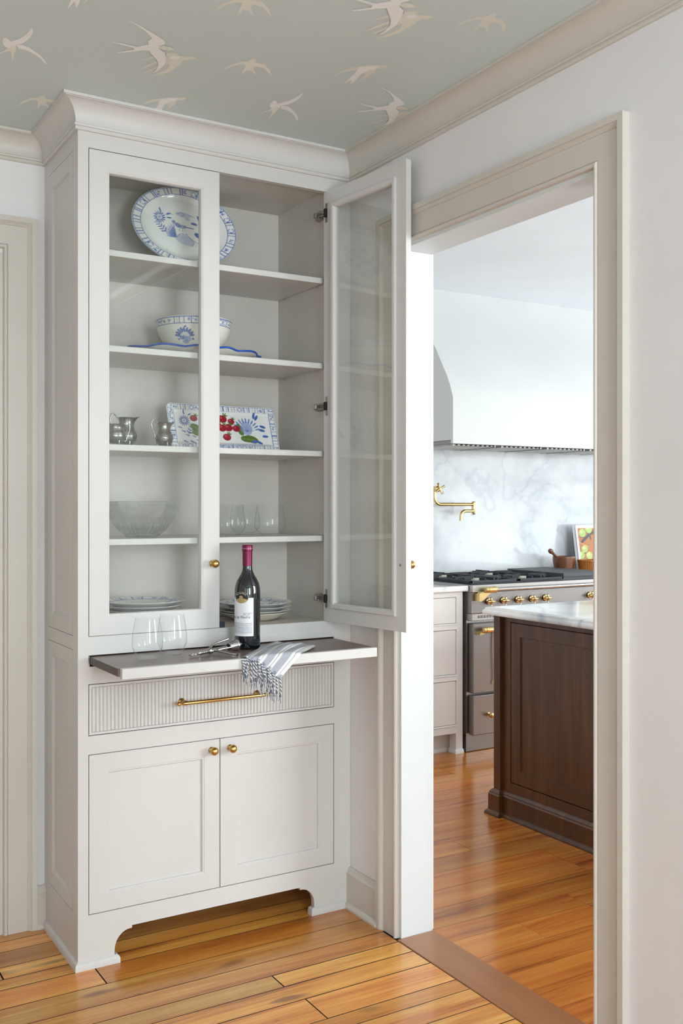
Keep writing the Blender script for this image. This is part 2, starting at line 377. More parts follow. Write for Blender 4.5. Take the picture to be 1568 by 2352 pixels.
window(3, 'x', -2.72, -4.3, -3.0, .7, 2.3, 3, 4)
window(4, 'x', 5.22, -1.1, 1.5, .75, 2.45, 4, 3)
window(5, 'y', -3.12, 2.4, 4.6, .85, 2.35, 4, 3)

# floors: boards one by one
fl = struct(MB().box(-2.72, W+.005, -4.72, YB+.12, -.06, -.004).build('floor', M_GAP))
fk = struct(MB().box(W+.005, 5.32, -3.12, KY+.12, -.06, -.004).build('floor_kitchen', M_GAP))
bb = MB().box(-.5, .5, -.5, .5, -1, 0).build('board', M_FLOOR); unit_d = bb.data
bpy.data.objects.remove(bb)
def unit_board(mat, name):
    mb = MB(); b = .004
    v = [(-.5, -.5, -1), (.5, -.5, -1), (.5, .5, -1), (-.5, .5, -1), (-.5, -.5, -.05), (.5, -.5, -.05), (.5, .5, -.05), (-.5, .5, -.05),
         (-.4995, -.497, 0), (.4995, -.497, 0), (.4995, .497, 0), (-.4995, .497, 0)]
    f = [(0, 3, 2, 1), (0, 1, 5, 4), (1, 2, 6, 5), (2, 3, 7, 6), (3, 0, 4, 7), (4, 5, 9, 8), (5, 6, 10, 9), (6, 7, 11, 10), (7, 4, 8, 11), (8, 9, 10, 11)]
    mb.add(v, f); mb.mi = [1]*9+[0]
    o = mb.build(name, [mat, M_GAP]); d = o.data; bpy.data.objects.remove(o); return d
UB = unit_board(M_FLOOR, 'floor_board'); UK = unit_board(M_FLOORK, 'kitchen_floor_board')
def board(data, x0, x1, y0, y1, gap, parent):
    o = bpy.data.objects.new('floor_board', data); COL.objects.link(o); o.parent = parent
    o.location = ((x0+x1)/2, (y0+y1)/2, 0); o.scale = (x1-x0-gap, y1-y0-gap, .012)
lines = [.378, .32, .244, .139, .058, -.007, -.12, -.233, -.323, -.402, -.494, -.62, -.685, -.78]
while lines[-1] > -3.4: lines.append(lines[-1]-random.choice([.075, .09, .1, .115, .125]))
joints = {7: [-1.1], 8: [.48], 10: [-.9, .497], 9: [-.35], 11: [-.2], 12: [.25], 6: [-.75], 5: [.05], 13: [-.1, .62]}
for i in range(len(lines)-1):
    y1, y0 = lines[i], lines[i+1]
    xe = .93 if y1 < DY1+.08 and y0 > DY0-.09 else W
    xs = [-2.2]+(joints.get(i) or [random.uniform(-1.4, .7)])+[xe]
    for a, b in zip(xs[:-1], xs[1:]): board(UB, a, b, y0, y1, random.choice([.0018, .0024, .0034]), fl)
kl = [1.9]
while kl[-1] > -1.75: kl.append(kl[-1]-random.choice([.105, .115, .125, .133]))
for i in range(len(kl)-1):
    xs = [KX+.006]+sorted(random.sample([1.35, 1.66, 1.9, 2.3, 2.7, 3.1, 3.6], 2))+[4.9]
    for a, b in zip(xs[:-1], xs[1:]): board(UK, a, b, kl[i+1], kl[i], .0004, fk)
struct(MB().box(.931, 1.072, DY0, DY1, -.03, .0025, .002).build('trim_threshold', M_SADDLE), 'flat brown wood threshold board in the doorway')
# ---- crown
CR = [(0, 2.497), (.008, 2.497), (.0105, 2.500), (.0105, 2.5055), (.0085, 2.507), (.0125, 2.509), (.0135, 2.512), (.0125, 2.5155), (.0095, 2.517)]
for k in range(13):
    a = PI/2*k/12; CR.append((.0095+.0425*(1-math.cos(a)), 2.518+.0575*math.sin(a)))
CR += [(.052, 2.577), (.0575, 2.577), (.0575, CE-.0005), (0, CE-.0005)]
cpath = [(-2.6, YB), (0, YB), (0, 0), (W, 0), (W, -4.6)]
mpz = lambda a, b, h: (a, b, h)
struct(MB().sweep(cpath, CR, mpz, seg=[0]).build('trim_crown_back', M_TRIM, smooth=25))
struct(MB().sweep(cpath, CR, mpz, seg=[3]).build('trim_crown_right', M_TRIM, smooth=25))
# ---- casings
CS = [(0, 0), (0, .008), (.001, .013), (.004, .0165), (.007, .0175), (.010, .0165), (.0125, .0125), (.013, .0105), (.0145, .0125), (.074, .0125), (.0755, .0115), (.0765, .0135), (.081, .0165),
      (.0845, .0215), (.0855, .0205), (.087, .0205), (.0875, .0235), (.1045, .0235), (.1045, 0)]
mpx = lambda a, b, h: (W-h, a, b)
struct(MB().sweep([(DY1+.0116, 0), (DY1+.0116, DZ+.012), (DY0-.012, DZ+.012), (DY0-.012, 0)], CS, mpx).build('trim_1', M_TRIM, smooth=25), 'greige moulded casing around the kitchen doorway')
jm = MB()
jm.box(W-.001, KX+.004, DY1, DY1+.014, 0, DZ, .001); jm.box(W-.001, KX+.004, DY0-.014, DY0, 0, DZ, .001); jm.box(W-.001, KX+.004, DY0-.014, DY1+.014, DZ, DZ+.014, .001)
struct(jm.build('trim_2', M_JAMB), 'white jamb lining of the kitchen doorway')
struct(MB().sweep([(DY1+.0116, 0), (DY1+.0116, DZ+.012), (DY0-.012, DZ+.012), (DY0-.012, 0)], [(0, 0), (0, .016), (.09, .016), (.09, 0)], lambda a, b, h: (KX+h, a, b)).build('trim_3', M_WHITE))
mpb = lambda a, b, h: (a, YB-h, b)
struct(MB().sweep([(LD0-.012, 0), (LD0-.012, LDZ+.012), (LD1+.011, LDZ+.012), (LD1+.011, 0)][::-1], CS, mpb).build('trim_4', M_TRIM, smooth=25), 'greige casing left of the cabinet')
jm = MB(); jm.box(LD1, LD1+.013, YB-.001, YB+.12, 0, LDZ); jm.box(LD0-.013, LD0, YB-.001, YB+.12, 0, LDZ); jm.box(LD0, LD1, YB-.001, YB+.12, LDZ, LDZ+.013)
struct(jm.build('trim_5', M_TRIM))
dr = struct(bpy.data.objects.new('door_1', None)); COL.objects.link(dr); dr.location = (-.55, YB+.03, 0)
mb = MB(); mb.box(LD0+.002, LD1-.002, YB+.034, YB+.06, .006, LDZ-.003)
RAIL = [(0, 0), (0, .012), (.09, .012), (.094, .009), (.10, .004), (.106, 0)]
for z0, z1 in ((.006, 1.0), (1.0, LDZ-.003)):
    mb.sweep([(LD0+.002, z0), (LD1-.002, z0), (LD1-.002, z1), (LD0+.002, z1)][::-1], RAIL, lambda a, b, h: (a, YB+.034-h, b), closed=True)
mb.build('door_slab', M_TRIM, dr, smooth=25)
kn = MB(); kn.lathe([(0, 0), (.026, 0), (.026, .004), (.009, .007), (.009, .03), (.02, .036), (.027, .048), (.022, .06), (0, .064)], 24, Matrix.Translation((LD0+.06, YB+.022, 1.0)) @ rot_to((0, -1, 0)))
kn.build('door_knob', M_BRASS, dr, smooth=40)
# ---- baseboards
BP = [(0, 0), (.027, 0), (.027, .006), (.024, .012), (.018, .017), (.0155, .018), (.0155, .112), (.017, .114), (.017, .118), (.012, .124), (.010, .131), (.006, .1365), (0, .137)]
def base(name, path): struct(MB().sweep(path, BP, mpz).build(name, M_TRIM, smooth=25))
base('baseboard_back', [(LD1+.1155, YB), (0, YB)]); base('baseboard_back_left', [(-2.6, YB), (LD0-.1165, YB)])
base('baseboard_right', [(W, 0), (W, DY1+.116)]); base('baseboard_right_near', [(W, DY0-.1165), (W, -4.6)])
base('baseboard_rear', [(W, -4.6), (-2.6, -4.6)]); base('baseboard_left', [(-2.6, -4.6), (-2.6, YB)])

# ------------------------------------------------------------------ birds printed on the ceiling paper (flat print)
yw = math.radians(30.967); CF = np.array([math.sin(yw), math.cos(yw)]); CRt = np.array([math.cos(yw), -math.sin(yw)])
def ceil_pt(u, v):
    d = CF+CRt*(u-784)/FPX; t = (CE-1.378)/(-(v-1164.16)/FPX); return np.array([-.861, -2.9547])+d*t
Z7 = lambda a, b: (a*.30612, b*.30612)
Z1 = lambda a, b: (a*.5102, b*.5102)
Z8 = lambda a, b: (740+a*.30612, b*.30612)
A = [(0, Z7, [(85, 310), (150, 290), (200, 255), (225, 225), (238, 205), (248, 225), (245, 250), (235, 265), (225, 285), (205, 300), (180, 318), (150, 330), (110, 330)]),
     (0, Z7, [(20, 310), (25, 285), (45, 278), (62, 290), (75, 305), (95, 318), (120, 328), (122, 350), (100, 358), (60, 360), (35, 345), (20, 325)]),
     (0, Z7, [(120, 332), (170, 335), (220, 355), (270, 390), (310, 420), (340, 455), (350, 480), (335, 475), (300, 435), (260, 405), (220, 385), (180, 370), (140, 362)]),
     (1, Z7, [(58, 358), (90, 345), (122, 345), (118, 375), (105, 410), (100, 440), (92, 462), (88, 430), (85, 400), (70, 380), (30, 390), (0, 402), (-30, 412), (0, 392), (35, 375)])]
B = [(1, Z7, [(1240, 415), (1300, 410), (1380, 420), (1440, 425), (1475, 432), (1440, 445), (1380, 448), (1360, 470), (1330, 500), (1270, 540), (1200, 560), (1125, 568), (1180, 550), (1230, 530), (1268, 505), (1270, 475), (1230, 485), (1225, 440)]),
     (1, Z7, [(1040, 455), (1080, 440), (1150, 422), (1160, 432), (1090, 447)]), (1, Z7, [(1032, 525), (1090, 490), (1170, 458), (1180, 470), (1110, 500)]),
     (1, Z7, [(1045, 545), (1100, 530), (1180, 492), (1186, 508), (1120, 535)]), (1, Z7, [(1250, 395), (1300, 392), (1345, 405), (1300, 414), (1245, 414)]),
     (0, Z7, [(1285, 418), (1340, 416), (1352, 432), (1310, 445), (1270, 440)]),
     (0, Z7, [(948, 148), (1000, 165), (1060, 195), (1110, 225), (1170, 260), (1215, 290), (1242, 310), (1235, 330), (1200, 342), (1150, 347), (1115, 335), (1110, 305), (1140, 285), (1115, 255), (1070, 215), (1020, 185)]),
     (0, Z7, [(1000, 352), (1060, 340), (1110, 332), (1195, 340), (1195, 368), (1120, 374), (1060, 378), (1005, 376)]),
     (1, Z7, [(1195, 345), (1230, 338), (1280, 350), (1312, 368), (1280, 372), (1230, 372), (1198, 364)]),
     (0, Z7, [(835, 308), (900, 318), (960, 333), (1020, 345), (1008, 358), (940, 340), (880, 324)]), (0, Z7, [(872, 388), (940, 378), (1010, 368), (1040, 378), (960, 388), (900, 392)]),
     (0, Z7, [(1108, 370), (1190, 358), (1235, 390), (1245, 430), (1235, 480), (1205, 510), (1170, 535), (1140, 545), (1175, 515), (1190, 480), (1180, 450), (1150, 415)])]
C = [(1, Z1, [(995, 322), (1030, 295), (1080, 278), (1120, 275), (1130, 266), (1150, 265), (1150, 280), (1190, 290), (1215, 315), (1222, 342), (1210, 330), (1185, 305), (1150, 298), (1140, 305), (1152, 338), (1130, 318), (1110, 315), (1085, 338), (1095, 315), (1108, 292), (1080, 288), (1040, 300)])]
D = [(1, Z8, [(60, 582), (150, 530), (220, 505), (280, 498), (360, 490), (480, 488), (492, 500), (470, 512), (410, 515), (385, 545), (340, 575), (260, 612), (310, 580), (325, 555), (300, 530), (255, 525), (180, 535), (120, 555)]),
     (0, Z8, [(280, 500), (380, 494), (430, 498), (400, 514), (330, 535), (290, 555), (250, 600), (210, 632), (222, 595), (150, 635), (200, 590), (240, 555), (265, 520)])]
def motif(name, parts, anchor_px, targets):
    a0 = ceil_pt(*anchor_px)
    for k, t in enumerate(targets):
        t0 = ceil_pt(*t); mb = MB()
        for q, (mi, zf, poly) in enumerate(parts):
            pts = [ceil_pt(*zf(*p))-a0+t0 for p in poly]
            mb.add([(p[0], p[1], CE-.0004-.00012*q) for p in pts], [tuple(range(len(pts)))], mi)
        o = mb.build(name, [M_BIRDW, M_BIRDT], ceil, recalc=False)
        o['label'] = 'cream flying swallow printed on the ceiling paper'
motif('bird_print', A, (45, 105), [(45, 105), (650, 245)])
motif('bird_print', B, (350, 110), [(350, 110), (901, 12), (896, 248)])
motif('bird_print', C, (570, 150), [(570, 150), (1113, 48), (92, 232), (562, 8)])
motif('bird_print', D, (830, 170), [(830, 170), (378, 241), (188, -14)])
for i, (px, py) in enumerate([(-.9, -.45), (-1.5, -.2), (-1.2, -1.1), (-.6, -1.3), (.1, -1.6), (-.4, -.95), (-1.8, -.9)]):
    src = [A, B, C, D][i % 4]; anc = [(45, 105), (350, 110), (570, 150), (830, 170)][i % 4]; a0 = ceil_pt(*anc); mb = MB()
    for q, (mi, zf, poly) in enumerate(src):
        pts = [ceil_pt(*zf(*p))-a0+np.array([px, py]) for p in poly]
        mb.add([(p[0], p[1], CE-.0004-.00012*q) for p in pts], [tuple(range(len(pts)))], mi)
    mb.build('bird_print', [M_BIRDW, M_BIRDT], ceil, recalc=False)
#PART2
# ------------------------------------------------------------------ china cabinet
cab = thing('china_cabinet', 'tall built-in greige china cabinet with glass doors in the corner beside the doorway', 'cabinet', (.474, .19, 0))
DL, DR = .0317, .8824; XM = .4583
UT, UBz = 2.4507, .989; STz, SBz = .934, .900; RT, RB = .848, .693; LT, LB = .6376, .158
ff = MB(); FT = .02
ff.box(0, DL, 0, FT, LB, 2.52); ff.box(DR, W-.0005, 0, FT, LB, 2.52)
for z0, z1 in ((UT, 2.52), (STz, UBz), (RT, SBz), (LT, RB)): ff.box(DL, DR, 0, FT, z0, z1)
ft = [(0, LB), (0, 0), (.112, 0), (.112, .036)]
for k in range(1, 11):
    a = PI/2*k/10; ft.append((.112+.049*(1-math.cos(a)), .036+.057*math.sin(a)))
ft += [(.1665, .093), (.1665, .101)]
ft += [(2*XM-x, z) for x, z in ft[::-1][:-1][:]]
ft = ft[:-1]+[(W-.0005, 0), (W-.0005, LB)]
fixed = []
for p in ft:
    if not fixed or p != fixed[-1]: fixed.append(p)
ff.prism(fixed, 0, FT, lambda a, b, h: (a, h, b))
ff.build('face_frame', M_CAB, cab)
# shoe moulding round the feet
SH = [(0, 0), (.010, 0), (.010, .014), (.0075, .020), (.003, .0235), (0, .0245)]
MB().sweep([(0, YB), (0, 0), (.117, 0), (.117, .018)], SH, mpz).build('shoe_moulding', M_CAB, cab, smooth=25)
MB().sweep([(2*XM-.117, .018), (2*XM-.117, 0), (W-.026, 0)], SH, mpz).build('shoe_moulding', M_CAB, cab, smooth=25)
# left side: stiles and rails with inset panels
sd = MB(); Y0, Y1 = .0515, .3338
sd.box(.0, .013, FT, Y0, 0, 2.52); sd.box(0, .013, Y1, YB, 0, 2.52)
for z0, z1 in ((0, LB), (.948, .989), (UT, 2.52)): sd.box(0, .013, Y0, Y1, z0, z1)
sd.box(.013, .022, FT, YB, .03, 2.52)
sd.build('side_frame', M_CAB, cab)
PROF = [(0, .012), (0, 0), (.043, 0), (.0445, .0012), (.048, .0012), (.052, .006), (.052, .012)]
for z0, z1 in ((.9905, UT-.0015), (LB+.0015, .9465)):
    p = MB(); a, b = Y0+.0015, Y1-.0015
    p.sweep([(a, z0), (a, z1), (b, z1), (b, z0)], PROF, lambda u, v, h: (h, u, v), closed=True)
    p.box(.0065, .012, a+.05, b-.05, z0+.05, z1-.05)
    p.build('side_panel', M_CAB, cab, smooth=25)
# crown belonging to the cabinet
MB().sweep(cpath, CR, mpz, seg=[1]).sweep(cpath, CR, mpz, seg=[2]).build('crown', M_CAB, cab, smooth=25)
# inside
BKU, BKL, IX0, IX1 = .372, .305, .06, .861
MB().box(.022, W-.002, BKU, YB-.0005, .14, 2.52).build('back_panel', M_CABIN, cab)
MB().box(IX0, IX1, BKL, BKL+.012, .992, 1.262).build('lower_back_panel', M_CABIN, cab)
MB().box(IX0-.018, IX0, FT, BKU, .94, 2.48).build('inner_side', M_CABIN, cab)
MB().box(IX1, IX1+.018, FT, BKU, .94, 2.48).build('inner_side', M_CABIN, cab)
MB().box(IX0, IX1, FT, BKU, 2.463, 2.481).build('inner_top', M_CABIN, cab)
MB().box(DL-.0, DR, FT+.0005, BKU, .968, .990).box(DL, DR, .004, FT+.0005, UBz-.0002, .990).build('bottom_shelf', M_CABIN, cab)
MB().box(.022, W-.01, FT, BKU, .14, .158).build('base_deck', M_CABIN, cab)
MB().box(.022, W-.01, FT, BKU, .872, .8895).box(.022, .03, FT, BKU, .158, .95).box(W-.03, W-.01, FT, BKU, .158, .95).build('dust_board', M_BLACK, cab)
SHZ = [2.163, 1.871, 1.5695, 1.2795]
for z in SHZ:
    MB().box(IX0+.001, IX1-.003, .03, BKU-.001, z-.019, z, .0012).build('shelf', M_CAB, cab)
    for y in (.07, .31):
        MB().lathe([(0, 0), (.0045, 0), (.0045, .009), (0, .009)], 10, Matrix.Translation((IX1-.001, y, z-.024)) @ rot_to((-1, 0, 0))).build('shelf_pin', M_ACRYL, cab, smooth=30)
# doors -----------------------------------------------------------
def ringpath(x0, x1, z0, z1): return [(x0, z1), (x1, z1), (x1, z0), (x0, z0)]
GLP = [(0, .021), (0, .0008), (.0008, 0), (.0565, 0), (.0575, .0012), (.0605, .0012), (.0625, .003), (.064, .0085), (.064, .021)]
LDP = [(0, .021), (0, .0008), (.0008, 0), (.0525, 0), (.0535, .0012), (.0575, .0012), (.0595, .003), (.061, .0085), (.061, .021)]
def knob(parent, M, r=.0135):
    p = [(0, 0), (.009, 0), (.0095, .0015), (.0085, .003), (.005, .0045), (.0045, .010), (.006, .012)]
    for k in range(9):
        a = -PI/2+PI*(k+1.3)/10.3; p.append((r*math.cos(a), .012+r*.9+r*.9*math.sin(a)))
    p += [(0, .012+r*1.8)]
    return MB().lathe(p, 28, M).build('knob', M_BRASS, parent, smooth=50)
hw = .4226
# closed glass door (left)
x0, x1, z0, z1 = DL+.0022, XM-.0014, UBz+.0022, UT-.0022
mp = lambda a, b, h: (a, h, b)
dl = MB().sweep(ringpath(x0, x1, z0, z1), GLP, mp, closed=True).build('glass_door', M_CAB, cab, smooth=25)
dl['label'] = 'closed glass door on the left'
MB().box(x0+.06, x1-.06, .0125, .0155, z0+.06, z1-.06).build('pane', M_PANE, dl)
knob(dl, Matrix.Translation((.4311, 0, 1.1977)) @ rot_to((0, -1, 0)))
# opened glass door (right)
dv = Vector((.117, -.993, 0)).normalized(); nin = Vector((-dv[1]*-1, 0, 0)); nin = Vector((dv.y, -dv.x, 0))
E0 = Vector((.845, .005, 0))-nin*.021
DM = Matrix(((dv.x, nin.x, 0, E0.x), (dv.y, nin.y, 0, E0.y), (0, 0, 1, 0), (0, 0, 0, 1)))
mp2 = lambda a, b, h: tuple(DM @ Vector((a, h, b)))
dd = MB().sweep(ringpath(0, hw, z0, z1), GLP, mp2, closed=True).build('glass_door', M_CAB, cab, smooth=25)
dd['label'] = 'glass door standing open against the doorway casing'
MB().box(.06, hw-.06, .0125, .0155, z0+.06, z1-.06, M=DM).build('pane', M_PANE, dd)
MB().sweep(ringpath(.046, hw-.046, z0+.046, z1-.046), [(0, .0205), (0, .0275), (.0015, .029), (.012, .029), (.016, .0255), (.018, .0205)], mp2, closed=True).build('glazing_bead', M_CAB, dd, smooth=25)
nb = MB()
for k in range(9):
    z = z0+.1+(z1-z0-.2)*k/8
    for a in (.054, hw-.054): nb.lathe([(0, 0), (.0022, 0), (.0022, .0008), (0, .0012)], 8, DM @ Matrix.Translation((a, .0288, z)) @ rot_to((0, 1, 0)))
for a in (.14, .29):
    for z in (z0+.054, z1-.054): nb.lathe([(0, 0), (.0022, 0), (.0022, .0008), (0, .0012)], 8, DM @ Matrix.Translation((a, .0288, z)) @ rot_to((0, 1, 0)))
o = nb.build('brad_heads', M_CAB, dd); o['kind'] = 'stuff'
knob(dd, DM @ Matrix.Translation((hw-.0265, 0, 1.1977)) @ rot_to((0, -1, 0)))
MB().lathe([(0, 0), (.0045, 0), (.0045, .001), (.002, .002), (0, .002)], 12, DM @ Matrix.Translation((hw-.0265, .021, 1.1977)) @ rot_to((0, 1, 0))).build('knob_screw', M_CHROME, dd)
for hz in (2.375, 1.7195, 1.067):
    h = MB()
    pl = [(.012, -.032), (.022, -.032), (.022, .032), (.012, .032), (.012, .018), (.006, .012), (.004, 0), (.006, -.012), (.012, -.018)]
    h.prism(pl, .021, .0232, lambda a, b, q: tuple(DM @ Vector((a, q, hz+b))))
    h.box(.010, .021, .0232, .031, -.014, .014, .002, mi=1, M=DM @ Matrix.Translation((0, 0, hz)))
    A0 = DM @ Vector((.014, .028, hz)); A1 = Vector((.835, .030, hz)); A2 = Vector((.848, .045, hz))
    for zz in (-.008, .008): h.tube([A0+Vector((0, 0, zz)), (A0+A1)/2+Vector((-.006, .002, zz)), A1+Vector((0, 0, zz)), A2+Vector((0, 0, zz))], .0024, 8)
    h.box(.826, .846, .028, .046, hz-.010, hz+.010, .003)
    h.box(.842, IX1, .034, .062, hz-.013, hz+.013, .003)
    h.lathe([(0, 0), (.003, 0), (.003, .001), (0, .001)], 8, DM @ Matrix.Translation((.0165, .0232, hz+.025)) @ rot_to((0, 1, 0))).lathe([(0, 0), (.003, 0), (.003, .001), (0, .001)], 8, DM @ Matrix.Translation((.0165, .0232, hz-.025)) @ rot_to((0, 1, 0)))
    h.build('hinge', [M_NICKEL, M_BLACK], dd, smooth=30)
MB().box(.4595, .4775, .004, .019, .9905, 1.0085, .001).build('catch', M_NAVY, cab)
# lower doors
z0, z1 = LB+.0022, LT-.0022
for k, (a, b, kx) in enumerate(((DL+.0022, XM-.0014, .4285), (XM+.0014, DR-.0022, .4930))):
    d = MB().sweep(ringpath(a, b, z0, z1), LDP, mp, closed=True).box(a+.058, b-.058, .008, .016, z0+.058, z1-.058).build('cupboard_door', M_CAB, cab, smooth=25)
    knob(d, Matrix.Translation((kx, 0, .6035)) @ rot_to((0, -1, 0)))
# drawer with reeded front
a, b, z0, z1 = DL+.0022, DR-.0022, RB+.0022, RT-.0022
dw = MB().sweep(ringpath(a, b, z0, z1), [(0, .02), (0, .0008), (.0008, 0), (.0075, 0), (.0085, .004), (.0085, .02)], mp, closed=True).box(a+.005, b-.005, .005, .018, z0+.005, z1-.005).build('drawer', M_CAB, cab, smooth=25)
NR = 71; ra, rb_ = a+.0085, b-.0085; pt = (rb_-ra)/NR; rd = MB()
pr = [(-pt/2*.94*math.cos(PI*k/8), -.0048*math.sin(PI*k/8)) for k in range(9)]
rd.prism(pr, z0+.0088, z1-.0088, lambda p, q, h: (p, .0052+q, h))
r0 = rd.build('reed', M_CAB, dw, smooth=40)
for k in range(NR):
    o = r0 if k == 0 else bpy.data.objects.new('reed', r0.data)
    if k: COL.objects.link(o); o.parent = dw
    o.location = (ra+pt*(k+.5), 0, 0)
pl = MB(); pz = .768; py = -.036
prof = [(0, 0), (.003, .001), (.006, .004), (.0068, .008), (.006, .012), (.003, .015), (.0028, .019), (.0062, .020), (.0062, .0235), (.005, .0245), (.0058, .026)]
L = .330; prof = prof+[(r, L-z) for r, z in prof[::-1]]
pl.lathe(prof, 20, Matrix.Translation((XM-L/2+.003, py, pz)) @ rot_to((1, 0, 0)))
for x in (XM-.131, XM+.131):
    pl.lathe([(0, 0), (.010, 0), (.0105, .0015), (.009, .003), (.0055, .005), (.0045, .012), (.0055, .022), (.0075, .026), (.0078, .034)], 20, Matrix.Translation((x, .0004, pz)) @ rot_to((0, -1, 0)))
pl.build('bar_pull', M_BRASS, dw, smooth=35)
# pull-out serving shelf
po = MB(); x0, x1 = .0365, .8775
po.box(x0, x1, -.257, .26, .907, .930, .0008)
pob = po.build('pull_out_shelf', M_WALNUT, cab)
pob.data.materials.append(M_WALEDGE)
for p in pob.data.polygons:
    if abs(p.normal.x) > .8: p.material_index = 1
MB().box(x0+.0055, x1+.001, -.277, -.257, .9015, .9308, .0012).build('front_lip', M_CAB, pob)
MB().box(DL+.0005, DL+.004, .001, .25, SBz, STz-.002).build('runner', M_NICKEL, cab); MB().box(DR-.004, DR-.0005, .001, .25, SBz, STz-.002).build('runner', M_NICKEL, cab)

# ------------------------------------------------------------------ painting helpers (pattern on glaze, per-vertex)
BL = np.array(lin('#4a6db4')); BLP = np.array(lin('#8fa6d2')); WHT = np.array(lin('#f0f0ec')); RED = np.array(lin('#a51f33')); GRN = np.array(lin('#5d7a32'))
class Paint:
    def __init__(s, S, T, base): s.S = np.asarray(S, float); s.T = np.asarray(T, float); s.c = np.tile(np.array(base, float), (s.S.size, 1))
    def mixin(s, a, col): a = np.clip(a, 0, 1)[:, None]; s.c = s.c*(1-a)+np.array(col)*a
    def mask(s, d, w, soft=.0006): return np.clip((w-d)/soft+.5, 0, 1)
    def line(s, pts, w, col, al=1.0):
        for (x0, y0), (x1, y1) in zip(pts[:-1], pts[1:]):
            dx, dy = x1-x0, y1-y0; L = dx*dx+dy*dy+1e-12; t = np.clip(((s.S-x0)*dx+(s.T-y0)*dy)/L, 0, 1)
            s.mixin(al*s.mask(np.hypot(s.S-x0-t*dx, s.T-y0-t*dy), w/2), col)
    def ell(s, cx, cy, rx, ry, ang, col, al=1.0):
        ca, sa = math.cos(ang), math.sin(ang); X = (s.S-cx)*ca+(s.T-cy)*sa; Y = -(s.S-cx)*sa+(s.T-cy)*ca
        d = (np.hypot(X/rx, Y/ry)-1)*min(rx, ry); s.mixin(al*s.mask(d, 0), col)
    def leaf(s, x, y, L, ang, col, w=.28, al=1.0): s.ell(x+L/2*math.cos(ang), y+L/2*math.sin(ang), L/2, L*w/2, ang, col, al)
    def daisy(s, x, y, r, col, n=14):
        for k in range(n): s.leaf(x+r*.35*math.cos(2*PI*k/n), y+r*.35*math.sin(2*PI*k/n), r*.65, 2*PI*k/n, col, .3)
        s.ell(x, y, r*.25, r*.22, 0, col, .6)
    def spray(s, x, y, L, ang, col, n=7):
        s.line([(x, y), (x+L*math.cos(ang), y+L*math.sin(ang))], .0012, col)
        for k in range(n):
            t = (k+1)/n; px, py = x+L*t*math.cos(ang), y+L*t*math.sin(ang)
            for sg in (-1, 1): s.leaf(px, py, L*.34*(1.1-.5*t), ang+sg*.9, col, .26)
    def berry(s, x, y, r, ang=0):
        s.ell(x, y, r, r*.85, ang, RED); s.ell(x-r*.3, y+r*.3, r*.35, r*.3, 0, lin('#c85a62'), .7)
        for k in range(3): s.leaf(x+r*.5, y+r*.6, r*.8, .3+k*.8, GRN, .35)
def border(P, q, u, lo, hi, n, seed=1):
    """band of framed panels; q across the band (0..1 between lo and hi), u along it (0..n panels)"""
    rg = random.Random(seed); q = np.asarray(q); u = np.asarray(u)*n; m = ((q > lo) & (q < hi)).astype(float); b = (q-lo)/(hi-lo); fr = u-np.floor(u); ix = np.floor(u).astype(int) % n
    ed = np.maximum(np.clip((.09-b)/.06, 0, 1), np.clip((b-.91)/.06, 0, 1)); P.mixin(ed*((q > lo-.002) & (q < hi+.002)), BL)
    P.mixin(m*np.clip((.045-np.minimum(fr, 1-fr))/.03, 0, 1), BL)
    for k in range(n):
        sel = m*(ix == k); ty = rg.choice('ploop fbl')
        if ty == 'p': P.mixin(sel*((fr > .25) & (fr < .42)), BL)
        elif ty == 'l': P.mixin(sel*np.clip((.07-abs(fr-.5))/.04, 0, 1), BL)
        elif ty == 'o': d = np.abs(np.hypot((fr-.5)/.34, (b-.5)/.34)-1); P.mixin(sel*np.clip((.22-d)/.15, 0, 1), BL)
        else:
            for j in range(7):
                cx, cy = rg.uniform(.2, .8), rg.uniform(.25, .75); P.mixin(.8*sel*(np.hypot((fr-cx)/.13, (b-cy)/.12) < 1), BL if j % 2 else BLP)
# ---- oval platter on a clear stand
PA, PB = .187, .139; NT_, NR_ = 260, 74
lean = math.radians(12); PC = Vector((.427, .225, 2.163+.021+PB*math.cos(lean)*1.0))
th = np.repeat(np.arange(NT_)/NT_*2*PI, NR_); rr = np.tile(np.linspace(0, 1, NR_), NT_)
S = PA*rr*np.cos(th); T = PB*rr*np.sin(th)
P = Paint(S, T, WHT)
border(P, rr, (th/(2*PI)) % 1, .83, .985, 40, 3)
P.ell(.0, .048, .028, .010, -.1, BLP, .5); P.line([(-.02, .048), (-.008, .055), (.004, .05), (.0, .044), (-.008, .046)], .0022, BL, .6); P.line([(-.036, .043), (-.05, .047)], .003, BLP, .6); P.line([(.02, .05), (.04, .044)], .003, BLP, .7); P.ell(.015, .033, .008, .004, 0, BLP, .7)
P.daisy(-.085, .028, .022, BL); P.spray(-.06, -.028, .05, 2.35, BL, 5)
P.leaf(-.078, .045, .02, 1.9, BL); P.leaf(-.062, .04, .02, .4, BL); P.leaf(-.06, .03, .018, 0, BL)
P.ell(-.022, .008, .012, .008, -.3, BL, .8); P.ell(-.036, .018, .0065, .006, 0, BL, .8); P.ell(-.006, .004, .015, .007, .1, BL, .6); P.line([(0, .004), (.034, .002)], .004, BL, .85); P.line([(-.02, 0), (-.016, -.014)], .0012, BL); P.line([(-.006, -.002), (-.006, -.014)], .0012, BL)
for k in range(9): P.leaf(-.03, -.038, .052-.002*k, 1.75+.17*k, BL, .10, .8)
P.ell(.0, -.044, .036, .018, -.25, BLP, .5); P.line([(-.03, -.036), (-.014, -.022), (.008, -.022), (.02, -.036), (.04, -.048), (.075, -.05)], .0015, BL)
for k in range(6): P.line([(.03+.012*k, -.052), (.026+.012*k, -.064)], .0012, BL, .7)
